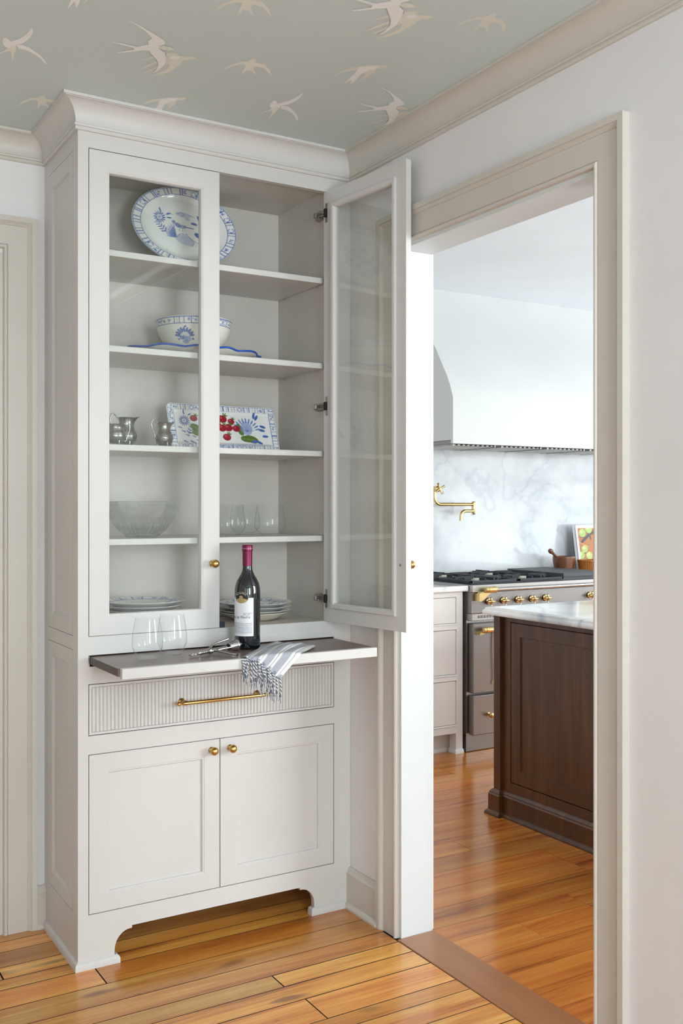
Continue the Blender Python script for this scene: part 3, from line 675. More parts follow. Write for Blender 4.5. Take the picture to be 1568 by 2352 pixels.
for x, y, g in ((.06, .03, 1.9), (.05, .018, 3.0), (.075, .02, .8), (.06, -.02, 2.9), (.055, -.03, 2.5), (.07, -.008, .4), (.09, .008, .6), (.1, -.02, .1)): P.leaf(x, y, .024, g, BL, .4)
P.line([(.045, -.03), (.06, 0), (.07, .04)], .0012, BL); P.spray(.085, -.03, .05, 1.0, BL, 5); P.daisy(.1, .04, .018, BL, 12)
def platter_depth(r): return 0.010*max(0, min(1, (r-.70)/.14))**1.5 + .004*max(0, (r-.84)/.16)   # rim comes forward
plt = MB(); cc = P.c
Mp = Matrix.Translation(PC) @ Matrix.Rotation(-lean, 4, 'X')      # local: x right, z up, -y toward viewer
def pl_fn(i, j):
    r = j/(NR_-1); a = 2*PI*i/NT_; return tuple(Mp @ Vector((PA*r*math.cos(a), -platter_depth(r), PB*r*math.sin(a))))
plt.grid(NT_, NR_, pl_fn, cfn=lambda i, j: cc[i*NR_+j], wrap=True)
rim = [(1.0, -.0145), (1.006, -.012), (1.0, -.009), (.8, .006), (.75, .010), (.70, .010), (.68, .005), (0.01, .005)]
plt.grid(NT_, len(rim), lambda i, j: tuple(Mp @ Vector((PA*rim[j][0]*math.cos(2*PI*i/NT_), rim[j][1], PB*rim[j][0]*math.sin(2*PI*i/NT_)))), cfn=lambda i, j: WHT, wrap=True)
o = plt.build('oval_platter', M_CERAM, smooth=60, color=True, recalc=False)
tag(o, 'large oval white platter with blue bird painting standing on the top shelf', 'platter')
st = thing('plate_stand', 'clear plastic easel holding the oval platter on the top shelf', 'stand', (.432, .225, 2.163))
for sx in (-.075, .075):
    q = MB(); x = PC.x+sx
    q.tube([(x, .325, 2.166), (x, .262, 2.166), (x, .21, 2.166), (x, .190, 2.172), (x, .184, 2.205), (x, .190, 2.235)], .003, 8)
    q.tube([(x, .262, 2.168), (x, .268, 2.24), (x, .285, 2.32)], .003, 8)
    q.build('easel_leg', M_ACRYL, st, smooth=50)
MB().tube([(PC.x-.075, .27, 2.25), (PC.x+.075, .27, 2.25)], .0025, 8).build('cross_bar', M_ACRYL, st, smooth=50)
# ---- scalloped platter with blue rim, bowl on it
SX, SY = .462, .205; z0 = 1.871
def scal(a):
    base = 1/math.sqrt((math.cos(a)/.232)**2+(math.sin(a)/.150)**2)
    return base*(1+.075*abs(math.cos(5*a))-.05), .012*math.cos(10*a)*.25
sc_ = MB(); NS = 240
prof = [(0, .006), (.62, .006), (.72, .010), (.86, .020), (.97, .0275)]
def sfn(i, j):
    a = 2*PI*i/NS; r, dz = scal(a); f, z = prof2[j]; return (SX+r*f*math.cos(a), SY+r*f*math.sin(a), z0+z+dz*max(0, f-.6)*2)
prof2 = prof+[(.985, .0285), (1.0, .027), (.985, .0245), (.86, .0165), (.72, .0065), (.62, .0005), (0, .0005)]
sc_.grid(NS, len(prof2), sfn, wrap=True)
so = sc_.build('scalloped_platter', M_CREAM, smooth=50); tag(so, 'white scalloped platter with bright blue rim lying under the painted bowl', 'platter')
rm = MB().tube([(SX+scal(2*PI*i/NS)[0]*.992*math.cos(2*PI*i/NS), SY+scal(2*PI*i/NS)[0]*.992*math.sin(2*PI*i/NS), z0+.0272+scal(2*PI*i/NS)[1]*.78) for i in range(NS)], .0034, 8, closed=True)
rm.build('blue_rim', M_BLUE, so, smooth=60)['label'] = 'bright blue glazed rim'
BX, BY, bz = .452, .200, z0+.0065; NA = 300
bp = [(r_*1.10, z_) for r_, z_ in [(.046, 0), (.050, .002), (.052, .008), (.078, .030), (.098, .058), (.108, .080), (.1135, .103), (.1155, .118), (.1165, .122), (.1155, .1235), (.113, .122), (.110, .100), (.100, .066), (.080, .034), (.05, .014), (0, .012)]]
def resample(pr, n):
    d = [0]
    for (a, b), (c, e) in zip(pr[:-1], pr[1:]): d.append(d[-1]+math.hypot(c-a, e-b))
    return [(float(np.interp(x, d, [p[0] for p in pr])), float(np.interp(x, d, [p[1] for p in pr]))) for x in np.linspace(0, d[-1], n)]
bo = resample(bp[:9], 70); inn = resample(bp[9:], 24); nO = len(bo); ball = bo+inn; nB = len(ball)
ang = np.repeat(np.arange(NA)/NA*2*PI, nB); zz = np.tile(np.array([p[1] for p in ball]), NA); outm = np.tile(np.array([1 if i < nO else 0 for i in range(nB)]), NA)
P = Paint(ang*.105, zz, lin('#eceadf'))
keep = P.c.copy()
border(P, np.where(outm > 0, zz, 0), ang/(2*PI), .0985, .119, 34, 5)
fa = math.radians(232)*.105
for k in range(9): P.leaf(fa+.014*math.cos(PI/2+(k-4)*.36), .058+.012*math.sin(PI/2+(k-4)*.36), .017, PI/2+(k-4)*.36, BL, .42, .9); P.line([(fa, .052), (fa+.016*math.cos(PI/2+(k-4)*.36), .058+.014*math.sin(PI/2+(k-4)*.36))], .0011, BL, .8)
P.ell(fa, .052, .010, .008, 0, BLP, .9); P.ell(fa+.012, .05, .008, .007, 0, BLP, .8); P.ell(fa-.012, .054, .008, .006, 0, BL, .7); P.ell(fa, .042, .012, .005, 0, BL, .6)
for dx, dy in ((-.026, .07), (-.03, .062), (.022, .066), (.026, .05), (-.024, .05), (.004, .088)): P.ell(fa+dx, dy, .003, .003, 0, BL)
cB = np.where(outm[:, None] > 0, P.c, keep)
bw = MB().lathe(ball, NA, Matrix.Translation((BX, BY, bz)), cfn=None)
bw.c = [tuple(x) for x in cB]
o = bw.build('serving_bowl', M_CERAM, smooth=60, color=True); tag(o, 'round white bowl with blue painted band standing on the scalloped platter', 'bowl')
# ---- rectangular berry plate leaning on the back
RW, RH = .405, .168; lean = math.radians(20); NXg, NYg = 270, 112
RC = Vector((.578, .208, 1.5705))
Mr = Matrix.Translation(RC) @ Matrix.Rotation(-lean, 4, 'X')
sx_ = np.linspace(-RW/2, RW/2, NXg); sy_ = np.linspace(0, RH, NYg)
S = np.repeat(sx_, NYg); T = np.tile(sy_, NXg); P = Paint(S, T, WHT)
ex = RW/2-np.abs(S); ey = np.minimum(T, RH-T); e = np.minimum(ex, ey)
along = np.where(ey < ex, (S+RW/2)/RW*.72*.5+np.where(T > RH/2, 0, .36), .74+T/RH*.13+np.where(S > 0, .13, 0))
border(P, 1-e/.024, along % 1, .06, .9, 56, 9)
P.daisy(-.143, .108, .020, BL, 16); P.leaf(-.14, .13, .018, 1.8, BL); P.leaf(-.128, .128, .016, .5, BL); P.spray(-.135, .05, .045, 1.2, BL, 4)
for k in range(7): P.leaf(-.168+.012*k, .085-.008*(k % 3)-.006*k, .016, -.4, BL, .25)
P.leaf(-.155, .035, .018, -.5, BL); P.leaf(-.13, .035, .024, -.6, BL); P.leaf(-.10, .03, .03, -.1, BLP)
for x, y, L, g in ((-.075, .065, .055, 2.6), (-.07, .06, .05, 3.0), (-.06, .055, .045, -2.6), (.07, .06, .045, 1.9), (.075, .055, .055, -.3), (.06, .05, .05, -.1)): P.leaf(x, y, L, g, GRN, .5); P.line([(x, y), (x+L*math.cos(g), y+L*math.sin(g))], .0012, lin('#9fb06a'))
P.ell(.088, .088, .022, .026, .2, BLP, .75)
for k in range(10): P.line([(.088, .075), (.088+.05*math.cos(.2+.27*k), .078+.045*math.sin(.2+.27*k))], .0012, BL, .8); P.leaf(.088+.034*math.cos(.2+.27*k), .078+.03*math.sin(.2+.27*k), .02, .2+.27*k, BL, .32, .8)
for x, y, g in ((.125, .12, 1.0), (.14, .1, -.3), (.135, .085, -.2), (.12, .04, -.4), (.145, .06, 0), (.12, .125, 1.4), (.1, .035, .3)): P.leaf(x, y, .024, g, BL, .42)
P.ell(.05, .02, .12, .008, .05, BLP, .35)
for x, y, r in ((-.107, .118, .014), (.0, .12, .017), (.032, .112, .013), (-.022, .098, .014), (-.005, .086, .016), (.018, .088, .0165), (.048, .086, .0145), (-.03, .08, .012), (.008, .052, .0155)): P.berry(x, y, r)
rp = MB(); c4 = P.c
def rpf(i, j):
    x, y = sx_[i], sy_[j]; e = min(RW/2-abs(x), y, RH-y); d = -.0065*max(0, min(1, (.030-e)/.010))
    rc = .014; cx, cy = max(0, abs(x)-(RW/2-rc)), max(0, abs(y-RH/2)-(RH/2-rc)); h = math.hypot(cx, cy)
    if h > rc: k = rc/h; x = math.copysign(RW/2-rc+cx*k, x) if cx > 0 else x; y = RH/2+math.copysign(RH/2-rc+cy*k, y-RH/2) if cy > 0 else y
    return (x, d, y)
rp.grid(NXg, NYg, lambda i, j: tuple(Mr @ Vector(rpf(i, j))), cfn=lambda i, j: c4[i*NYg+j])
loop = [(i, 0) for i in range(NXg)]+[(NXg-1, j) for j in range(1, NYg)]+[(i, NYg-1) for i in range(NXg-2, -1, -1)]+[(0, j) for j in range(NYg-2, 0, -1)]
n = len(loop); bk = []
for off, sc2 in ((0, 1), (.005, 1), (.012, .82)):
    for (i, j) in loop:
        x, d, y = rpf(i, j); bk.append(tuple(Mr @ Vector((x*sc2, (-.0065 if off < .01 else -.0065)+off, RH/2+(y-RH/2)*sc2))))
rp.add(bk, [(k*n+q, k*n+(q+1) % n, (k+1)*n+(q+1) % n, (k+1)*n+q) for k in range(2) for q in range(n)]+[tuple(range(2*n, 3*n))], c=[tuple(WHT)]*len(bk))
o = rp.build('rectangular_plate', M_CERAM, smooth=60, color=True, recalc=False); tag(o, 'rectangular white plate painted with red berries leaning against the cabinet back', 'plate')

# ---- pewter pots
def pewter(name, label, x, y, z, prof, spout, handles, rot, foot_r, foot_h, scale=1.0):
    root = thing(name, label, 'jug' if spout else 'sugar bowl', (x, y, z), 'pewter pots on the middle shelf')
    M = Matrix.Translation((x, y, z)) @ Matrix.Rotation(rot, 4, 'Z') @ Matrix.Scale(scale, 4)
    pr = resample(prof, 44); H = prof[-1][1]
    inner = [(max(r-.0016, 0), zz) for r, zz in pr[::-1]]
    inner = [(r, max(zz, pr[0][1]+.002)) for r, zz in inner]+[(0, pr[0][1]+.002)]
    full = [(0, pr[0][1])]+pr+inner
    def fn(p, a, i):
        zz = full[i][1]
        if not spout: return p
        d = math.atan2(math.sin(a), math.cos(a)); s = math.exp(-(d/.42)**2)*max(0, (zz-H*.62)/(H*.38))**1.6; k = 1+.75*s
        return (p[0]*k, p[1]*(1-.35*s), zz+.006*s)
    MB().lathe(full, 64, M, fn=fn).build('body', M_PEWTER, root, smooth=50)
    for hs in handles:
        R = prof[-1][0]; zt = H*.93
        pth = [(R*.95, zt), (R+.008, zt+.014), (R+.017, zt+.017), (R+.024, zt+.009), (R+.025, zt-.006), (R+.018, zt-.024), (R+.011, zt-.036), (R+.012, zt-.044), (R+.007, zt-.050), (R+.002, zt-.048)]
        sp = []
        for q in range(len(pth)-1):
            for t_ in (0, .25, .5, .75): sp.append(tuple(np.array(pth[q])*(1-t_)+np.array(pth[q+1])*t_))
        sp.append(pth[-1]); sp = np.array(sp); k = np.ones(5)/5; sm = np.stack([np.convolve(np.pad(sp[:, d], 2, 'edge'), k, 'valid') for d in (0, 1)], 1)
        MB().tube([(hs*a, 0, b) for a, b in sm], [.0024-.0008*abs(q/len(sm)-.3) for q in range(len(sm))], 10, M=M).build('handle', M_PEWTER, root, smooth=60)
    for k in range(3):
        a = 2*PI*k/3+.5; r = foot_r; ca, sa = math.cos(a), math.sin(a)
        MB().tube([(r*ca, r*sa, foot_h+.014), ((r+.002)*ca, (r+.002)*sa, foot_h+.004), ((r+.001)*ca, (r+.001)*sa, .005), ((r+.004)*ca, (r+.004)*sa, .0018)], [.0045, .003, .0022, .0026], 8, M=M).build('foot', M_PEWTER, root, smooth=60)
JP = [(.012, .009), (.022, .012), (.029, .022), (.0315, .034), (.029, .045), (.0235, .056), (.0205, .066), (.0205, .076), (.023, .084), (.0255, .088)]
pewter('pewter_jug', 'small pewter jug with scroll handle standing nearest the berry plate', .322, .135, 1.5695, JP, True, (-1,), 0.12, .022, .012, .93)
pewter('pewter_jug', 'taller pewter jug standing behind the pewter sugar bowl', .218, .205, 1.5695, JP, True, (-1,), 0.12, .022, .012, 1.12)
SP = [(.012, .008), (.024, .011), (.0325, .020), (.036, .031), (.0345, .042), (.030, .052), (.0285, .060), (.031, .067), (.034, .071)]
pewter('sugar_bowl', 'squat pewter sugar bowl with two handles at the left end of the shelf', .150, .115, 1.5695, SP, False, (1, -1), 0.25, .025, .011, .95)
# ---- cut glass bowl
gx, gy, gz = .262, .175, 1.2795; NA = 144
go = resample([(.0, 0), (.046, 0), (.052, .004), (.080, .026), (.103, .056), (.1155, .088), (.119, .115)], 40)
gi = resample([(.117, .116), (.112, .088), (.099, .058), (.076, .031), (.046, .011), (0, .009)], 16)
gf = go+gi
def cut(p, a, i):
    if i < 40 and 6 < i < 30:
        zz = gf[i][1]; ph = (a*36/(2*PI)+(zz*60 if i < 17 else 0)) % 1; h = abs(ph-.5)*2
        lim = 1 if i < 19 else max(0, 1-(i-19)/ (9 if int(a*36/(2*PI)) % 2 else 6)); d = .0042*h*lim+(.0016*math.sin(i*1.9+a*36) if i < 17 else 0)
        r = math.hypot(p[0], p[1]); k = (r-d)/r; return (p[0]*k, p[1]*k, p[2])
    return p
o = MB().lathe(gf, NA*2, Matrix.Translation((gx, gy, gz)), fn=cut).build('cut_glass_bowl', M_CRYSTAL, smooth=20, weld=False)
tag(o, 'round cut crystal glass bowl on the shelf behind the closed door', 'bowl')
# ---- stemless glasses
def glass_mesh(H, R, rb, rr_):
    o = resample([(0, 0), (rb, 0), (rb+.004, .002), (R*.86, H*.16), (R*.975, H*.28), (R, H*.40), (R*.97, H*.56), (R*.9, H*.76), (rr_, H)], 48)
    i = resample([(rr_-.0012, H), (R*.9-.0013, H*.76), (R*.97-.0014, H*.56), (R-.0014, H*.40), (R*.96, H*.28), (R*.84-.001, H*.17), (rb, .007), (0, .0055)], 40)
    ob = MB().lathe(o+i, 72).build('stemless_glass', M_STEM, smooth=60); d = ob.data; bpy.data.objects.remove(ob); return d
GA = glass_mesh(.119, .0455, .026, .0355); GB = glass_mesh(.106, .0535, .028, .044)
def put(data, name, loc, label, cat, group=None):
    o = bpy.data.objects.new(name, data); COL.objects.link(o); o.location = loc; return tag(o, label, cat, group)
PZ = .9301
put(GA, 'stemless_glass', (.171, -.122, PZ), 'empty stemless wine glass at the left end of the pull-out shelf, the nearer one', 'glass', 'stemless wine glasses')
put(GA, 'stemless_glass', (.272, -.062, PZ), 'empty stemless wine glass on the pull-out shelf beside the corkscrew, the farther one', 'glass', 'stemless wine glasses')
put(GB, 'stemless_glass', (.552, .130, 1.2796), 'clear stemless glass on the cabinet shelf partly behind the door stile', 'glass', 'stemless glasses inside the cabinet')
put(GB, 'stemless_glass', (.703, .130, 1.2796), 'clear stemless glass on the cabinet shelf, rightmost of the row', 'glass', 'stemless glasses inside the cabinet')
put(GB, 'stemless_glass', (.668, .255, 1.2796), 'clear stemless glass on the cabinet shelf standing behind the other two', 'glass', 'stemless glasses inside the cabinet')
# ---- plates
def plate_mesh(R, seed, deep=False, pat=True):
    pr = [(0, .004), (R*.60, .004), (R*.66, .0065), (R*.80, .014), (R*.97, .0205), (R, .0215), (R*1.004, .0205), (R, .019), (R*.80, .011), (R*.64, .0012), (R*.60, 0), (R*.56, 0), (R*.55, .0015), (0, .0015)]
    if deep: pr = [(0, .006), (R*.55, .006), (R*.75, .014), (R*.95, .027), (R, .030), (R*1.006, .0288), (R, .027), (R*.78, .011), (R*.6, .001), (R*.5, 0), (0, 0)]
    top = resample(pr[:6], 46); rest = resample(pr[6:], 14); full = top+rest; n = len(full); na = 160
    ang = np.repeat(np.arange(na)/na*2*PI, n); r = np.tile(np.array([p[0] for p in full]), na); up = np.tile(np.array([1 if i < 46 else 0 for i in range(n)]), na)
    P = Paint(r*np.cos(ang), r*np.sin(ang), lin('#ecebe6') if pat else lin('#e4dccb')); kp = P.c.copy()
    if pat:
        border(P, r/R, ang/(2*PI), .80, .97, 30, seed); rg = random.Random(seed)
        for k in range(16): a = rg.uniform(0, 6.28); q = rg.uniform(.1, .6)*R; P.spray(q*math.cos(a), q*math.sin(a), .035, rg.uniform(0, 6.28), BL, 5)
        P.daisy(0, 0, .03, BL)
    mb = MB().lathe(full, na); mb.c = [tuple(x) for x in np.where(up[:, None] > 0, P.c, kp)]
    ob = mb.build('dinner_plate', M_CERAM, smooth=50, color=True); d = ob.data; bpy.data.objects.remove(ob); return d
PLa = plate_mesh(.135, 11); PLb = plate_mesh(.124, 12); PLc = plate_mesh(.118, 13, True, False)
nm = ['bottom', 'second from bottom', 'third from bottom', 'third from top', 'second from top', 'top']
for k in range(6): put(PLa, 'dinner_plate', (.262, .165, .9902+.0130*k), 'blue patterned dinner plate, %s plate of the stack behind the closed door' % nm[k], 'plate', 'dinner plates stacked behind the closed door')
put(PLc, 'soup_plate', (.662, .165, .9902), 'cream rimmed plate under the blue plates behind the wine bottle', 'plate')
nm = ['bottom', 'middle', 'top']
for k in range(3): put(PLb, 'dinner_plate', (.662+.002*k, .165, 1.0052+.0125*k), 'blue patterned plate, %s blue plate of the stack behind the wine bottle' % nm[k], 'plate', 'plates stacked behind the bottle')
#PART3
# ------------------------------------------------------------------ wine bottle
bx_, by_ = .518, -.078; RBt = .0405
bt = thing('wine_bottle', 'dark red wine bottle with white label and burgundy capsule on the pull-out shelf', 'bottle', (bx_, by_, PZ))
MBt = Matrix.Translation((bx_, by_, PZ))
pr = [(0, .004), (.026, .002), (.034, 0), (.0385, .002), (.0402, .007), (RBt, .015), (RBt, .178), (.0398, .190), (.0375, .202), (.0335, .213), (.0275, .224), (.0215, .234), (.0175, .243), (.0155, .252), (.0147, .262), (.0145, .300), (0, .300)]
MB().lathe(resample(pr, 90), 64, MBt).build('glass_body', M_BOTTLE, bt, smooth=40)
cp = [(.0150, .2615), (.0155, .262), (.0157, .305), (.0160, .309), (.0172, .310), (.0175, .314), (.0170, .3165), (.0172, .318), (.0165, .3265), (.0155, .328), (0, .328)]
MB().lathe(cp, 40, MBt).build('capsule', M_CAPSULE, bt, smooth=40)['label'] = 'burgundy foil capsule'
MB().lathe([(.0174, .3155), (.0177, .316), (.0174, .317)], 40, MBt).build('capsule_ring', M_FOILRING, bt, smooth=40)
PH0 = math.atan2(-2.877, -1.379)
def bend(s, z, r): a = PH0+s/RBt; return (bx_+r*math.cos(a), by_+r*math.sin(a), PZ+z)
LC = -.0275; LHW = .047                                  # label centre and half width along the glass
lb = MB(); NL = 60
lb.grid(NL, 2, lambda i, j: bend(LC-LHW+2*LHW*i/(NL-1), (.043, .163)[j], RBt+.0003))
lb_o = lb.build('label', M_LABEL, bt, smooth=60, recalc=False)
em = MB(); ec = -.0205; ez = .164
def disc(mb, cx, cz, rx, rz, r, mi, n=48, f0=0, a0=0, a1=2*PI):
    rings = 5; v = [bend(cx, cz, r)]; f = []
    for q in range(1, rings+1):
        for k in range(n): a = a0+(a1-a0)*k/(n if a1-a0 > 6.2 else n-1); v.append(bend(cx+rx*q/rings*math.cos(a), cz+rz*q/rings*math.sin(a), r))
    for k in range(n if a1-a0 > 6.2 else n-1):
        k2 = (k+1) % n; f.append((0, 1+k, 1+k2))
        for q in range(rings-1): f.append((1+q*n+k, 1+(q+1)*n+k, 1+(q+1)*n+k2, 1+q*n+k2))
    mb.add(v, f, mi)
disc(em, ec, ez, .0245, .0180, RBt+.0005, 1); disc(em, ec, ez, .0228, .0164, RBt+.0007, 0); disc(em, ec, ez, .0228, .0164, RBt+.0009, 1, a0=PI+.42, a1=2*PI-.42); disc(em, ec, ez+.0015, .0065, .0048, RBt+.0011, 1)
em.build('emblem', [M_EMB, M_GOLD], bt, recalc=False)['label'] = 'black and gold oval emblem'
def text_pts(txt, size, shear=0.0, align='CENTER'):
    c = bpy.data.curves.new('t', 'FONT'); c.body = txt; c.size = size; c.shear = shear; c.align_x = align; c.resolution_u = 3
    o = bpy.data.objects.new('t', c); COL.objects.link(o); dg = bpy.context.evaluated_depsgraph_get(); dg.update()
    me = bpy.data.meshes.new_from_object(o.evaluated_get(dg)); v = [tuple(q.co) for q in me.vertices]; f = [tuple(p.vertices) for p in me.polygons]
    bpy.data.objects.remove(o); bpy.data.meshes.remove(me); bpy.data.curves.remove(c); return v, f
v, f = text_pts('Paso de Piedra', .0062)
wd = max(p[0] for p in v)-min(p[0] for p in v)
tx = MB(); arc = []
for x, y, z in v:
    a = PI/2-x/wd*2.0; rx, rz = .0172+y, .0112+y; arc.append(bend(ec+rx*math.cos(a), ez+rz*math.sin(a), RBt+.0012))
tx.add(arc, f).build('emblem_text', M_LABEL, bt, recalc=False)
tx = MB(); v, f = text_pts('Paso de Piedra', .0125, .35); tx.add([bend(LC-.002+x, .098+y+x*.03, RBt+.0006) for x, y, z in v], f)
tx.build('signature_text', M_INK, bt, recalc=False)
tx = MB()
for q, (s_, zz) in enumerate((('Agrelo, Mendoza', .1135), ('Malbec 2007', .1090))):
    v, f = text_pts(s_, .0042, 0, 'LEFT'); tx.add([bend(-.014+x, zz+y, RBt+.0006) for x, y, z in v], f)
tx.build('small_text', M_INK, bt, recalc=False)
tx = MB(); rg = random.Random(4)
for q in range(11):
    s_ = LC-.042; zz = .0835-.0032*q
    while s_ < LC+.0405:
        L = min(rg.uniform(.002, .006), LC+.0415-s_)
        tx.add([bend(s_, zz, RBt+.0006), bend(s_+L, zz, RBt+.0006), bend(s_+L, zz+.0011, RBt+.0006), bend(s_, zz+.0011, RBt+.0006)], [(0, 1, 2, 3)]); s_ += L+.0011
o = tx.build('fine_print', M_INKL, bt, recalc=False); o['kind'] = 'stuff'
# ------------------------------------------------------------------ winged corkscrew
ck = thing('corkscrew', 'chrome winged corkscrew lying on the pull-out shelf beside the bottle', 'corkscrew', (.38, -.135, PZ))
Mk = Matrix.Translation((.288, -.163, PZ)) @ Matrix.Rotation(math.atan2(.053, .187), 4, 'Z') @ Matrix.Translation((0, 0, .0065)) @ Matrix.Rotation(-math.radians(3.6), 4, 'Y')
AX = lambda x: Mk @ Matrix.Translation((x, 0, 0)) @ rot_to((1, 0, 0))
rg_ = [(.015+.0145*math.cos(2*PI*k/36), .0085*math.sin(2*PI*k/36), 0) for k in range(36)]
MB().tube(rg_, .0027, 10, M=Mk, closed=True).build('ring_handle', M_CHROME, ck, smooth=60)
pf = [(0, 0), (.004, .001), (.0045, .008)]
for k in range(5): pf += [(.0045, .012+.007*k), (.0068, .0135+.007*k), (.0072, .0155+.007*k), (.0045, .0175+.007*k)]
pf += [(.004, .052), (.0038, .13), (0, .13)]
MB().lathe(pf, 20, AX(.028)).build('rack_shaft', M_CHROME, ck, smooth=40)
fr_ = MB()
for sg in (-1, 1): fr_.tube([(.072, sg*.006, 0), (.09, sg*.009, 0), (.12, sg*.009, 0), (.152, sg*.013, 0)], [.0035, .0042, .0036, .003], 10, M=Mk)
fr_.lathe([(0, 0), (.009, 0), (.010, .004), (.009, .012), (0, .012)], 20, AX(.07)).build('frame', M_CHROME, ck, smooth=40)
MB().lathe([(.0105, 0), (.0125, .002), (.0135, .010), (.0165, .024), (.0185, .026), (.0192, .030), (.0185, .034), (.0165, .034), (.0155, .030), (.0115, .003), (.0105, 0)], 32, AX(.150)).build('bell', M_CHROME, ck, smooth=30)
MB().tube([(.172+.032*q/60, .0042*math.cos(q*.62), .0042*math.sin(q*.62)) for q in range(61)], [.0016]*52+[.0016-.0015*k/8 for k in range(9)], 8, M=Mk).build('worm', M_CHROME, ck, smooth=60)
for pts in ([(.084, -.008, .002), (.092, -.018, 0), (.098, -.045, -.004), (.102, -.075, -.007), (.106, -.092, -.0085)], [(.084, .008, .006), (.094, .012, .012), (.118, .013, .017), (.145, .013, .020), (.160, .013, .022)]):
    MB().tube(pts, [.0045, .004, .0032, .003, .0042], 10, M=Mk).build('lever_arm', M_CHROME, ck, smooth=50)
# ------------------------------------------------------------------ striped towel with tassels
tw = thing('hand_towel', 'grey and white striped towel with navy tassels draped over the pull-out shelf edge', 'towel', (.55, -.2, PZ))
BLc, BRc, FRc, FLc = np.array([.640, -.022]), np.array([.712, -.172]), np.array([.527, -.352]), np.array([.404, -.272])
FE = -.2785; TZ = .9312
def drape(p, h):
    x, y = p; r = .005+h
    if y > FE+.004: return (x, y, TZ+h)
    s = FE+.004-y
    if s < r*PI/2: a = s/r; return (x, FE+.004-r*math.sin(a), TZ-.005+r*math.cos(a))
    return (x, FE+.004-r, TZ-.005-(s-r*PI/2))
def cloth(u, v, h=0.0):
    p = (BLc*(1-u)+BRc*u)*(1-v)+(FLc*(1-u)+FRc*u)*v
    hh = h+.0035*math.sin(PI*u)*(.6+.4*math.sin(v*5+1))*(.5+.5*math.cos(u*9+v*2))+.0012+.0012*math.sin(u*21+v*6)
    hh += .010*math.exp(-((u-.5)/.35)**2)*math.exp(-((v-.45)/.35)**2)
    return drape(p, max(.0008, hh))
NU, NV = 90, 90
U = np.repeat(np.linspace(0, 1, NU), NV); V = np.tile(np.linspace(0, 1, NV), NU)
P = Paint(U, V, lin('#e6e5e4')); GRY = lin('#a9adb6'); NVY = lin('#5d6172')
for a, b in ((.0, .09), (.20, .34), (.46, .60), (.71, .86)): P.mixin(np.clip((.5*(b-a)-np.abs(U-(a+b)/2))/.006+.5, 0, 1), GRY)
for a in (.145, .40, .655, .925): P.mixin(np.clip((.005-np.abs(U-a))/.004+.5, 0, 1), NVY)
P.mixin(np.clip((V-.955)/.01, 0, 1)*.6*(.5+.5*np.sign(np.sin(U*40))), NVY)
wv = .04*np.sin(U*700)*np.sin(V*900); P.c = np.clip(P.c*(1+wv[:, None]), 0, 1); cT = P.c
MB().grid(NU, NV, lambda i, j: cloth(i/(NU-1), j/(NV-1), .0035), cfn=lambda i, j: cT[i*NV+j]).build('cloth', M_TOWEL, tw, smooth=80, color=True, recalc=False)
MB().grid(NU, NV, lambda i, j: (lambda q: (q[0]+.004*(1-i/(NU-1)), q[1], q[2]))(cloth(i/(NU-1), j/(NV-1), .0)), cfn=lambda i, j: cT[i*NV+j]).build('under_fold', M_TOWEL, tw, smooth=80, color=True, recalc=False)
rg = random.Random(12)
def tassel(p0, L, dx, dy):
    mb = MB(); n = 26; pts = []
    for k in range(n):
        t = k/(n-1); sw = .002*math.sin(t*4+dx*300)
        pts.append(np.array([p0[0]+dx*t+sw, p0[1]-dy*math.sin(t*PI/2)-.003*t, p0[2]-L*t]))
    for m, ph in ((0, 0), (1, PI)):
        mb.tube([(p[0]+.0017*math.cos(ph+k*1.1), p[1]+.0017*math.sin(ph+k*1.1), p[2]) for k, p in enumerate(pts)], .0018, 6, mi=m)
    e = pts[-1]
    mb.lathe([(0, .002), (.003, .001), (.0036, -.003), (.003, -.006)], 8, Matrix.Translation(e), mi=1)
    for k in range(7):
        a = k*.9; mb.tube([(e[0]+.0015*math.cos(a), e[1]+.0015*math.sin(a), e[2]-.004), (e[0]+.005*math.cos(a), e[1]+.0035*math.sin(a), e[2]-.018-.004*(k % 3))], [.0011, .0006], 5, mi=k % 2)
    mb.build('tassel', [M_COTW, M_COTB], tw, smooth=60)
for k in range(15):
    u = .0+k/14; q = cloth(u, 1.0, .003)
    if k == 0: q = (q[0]+.002, FE-.003, TZ-.003)
    elif k < 4: q = (q[0]-.002, min(q[1], FE-.003), min(q[2], TZ-.004))
    tassel(q, rg.uniform(.042, .062) if k > 1 else .036+.01*k, rg.uniform(-.012, .008), rg.uniform(.001, .006))
for k in range(9):
    u = .15+.08*k+rg.uniform(-.02, .02); q = cloth(u, 1.0, .006)
    tassel((q[0], min(q[1], FE-.006), min(q[2], TZ-.006)), rg.uniform(.035, .055), rg.uniform(-.014, .012), rg.uniform(.003, .009))

# ------------------------------------------------------------------ kitchen beyond the doorway
bs = MB().box(1.9, 4.9, KY-.02, KY-.0005, .938, 1.745, .001).build('marble_backsplash', M_MARBLE); tag(bs, 'white veined marble backsplash slab behind the kitchen range', 'backsplash')
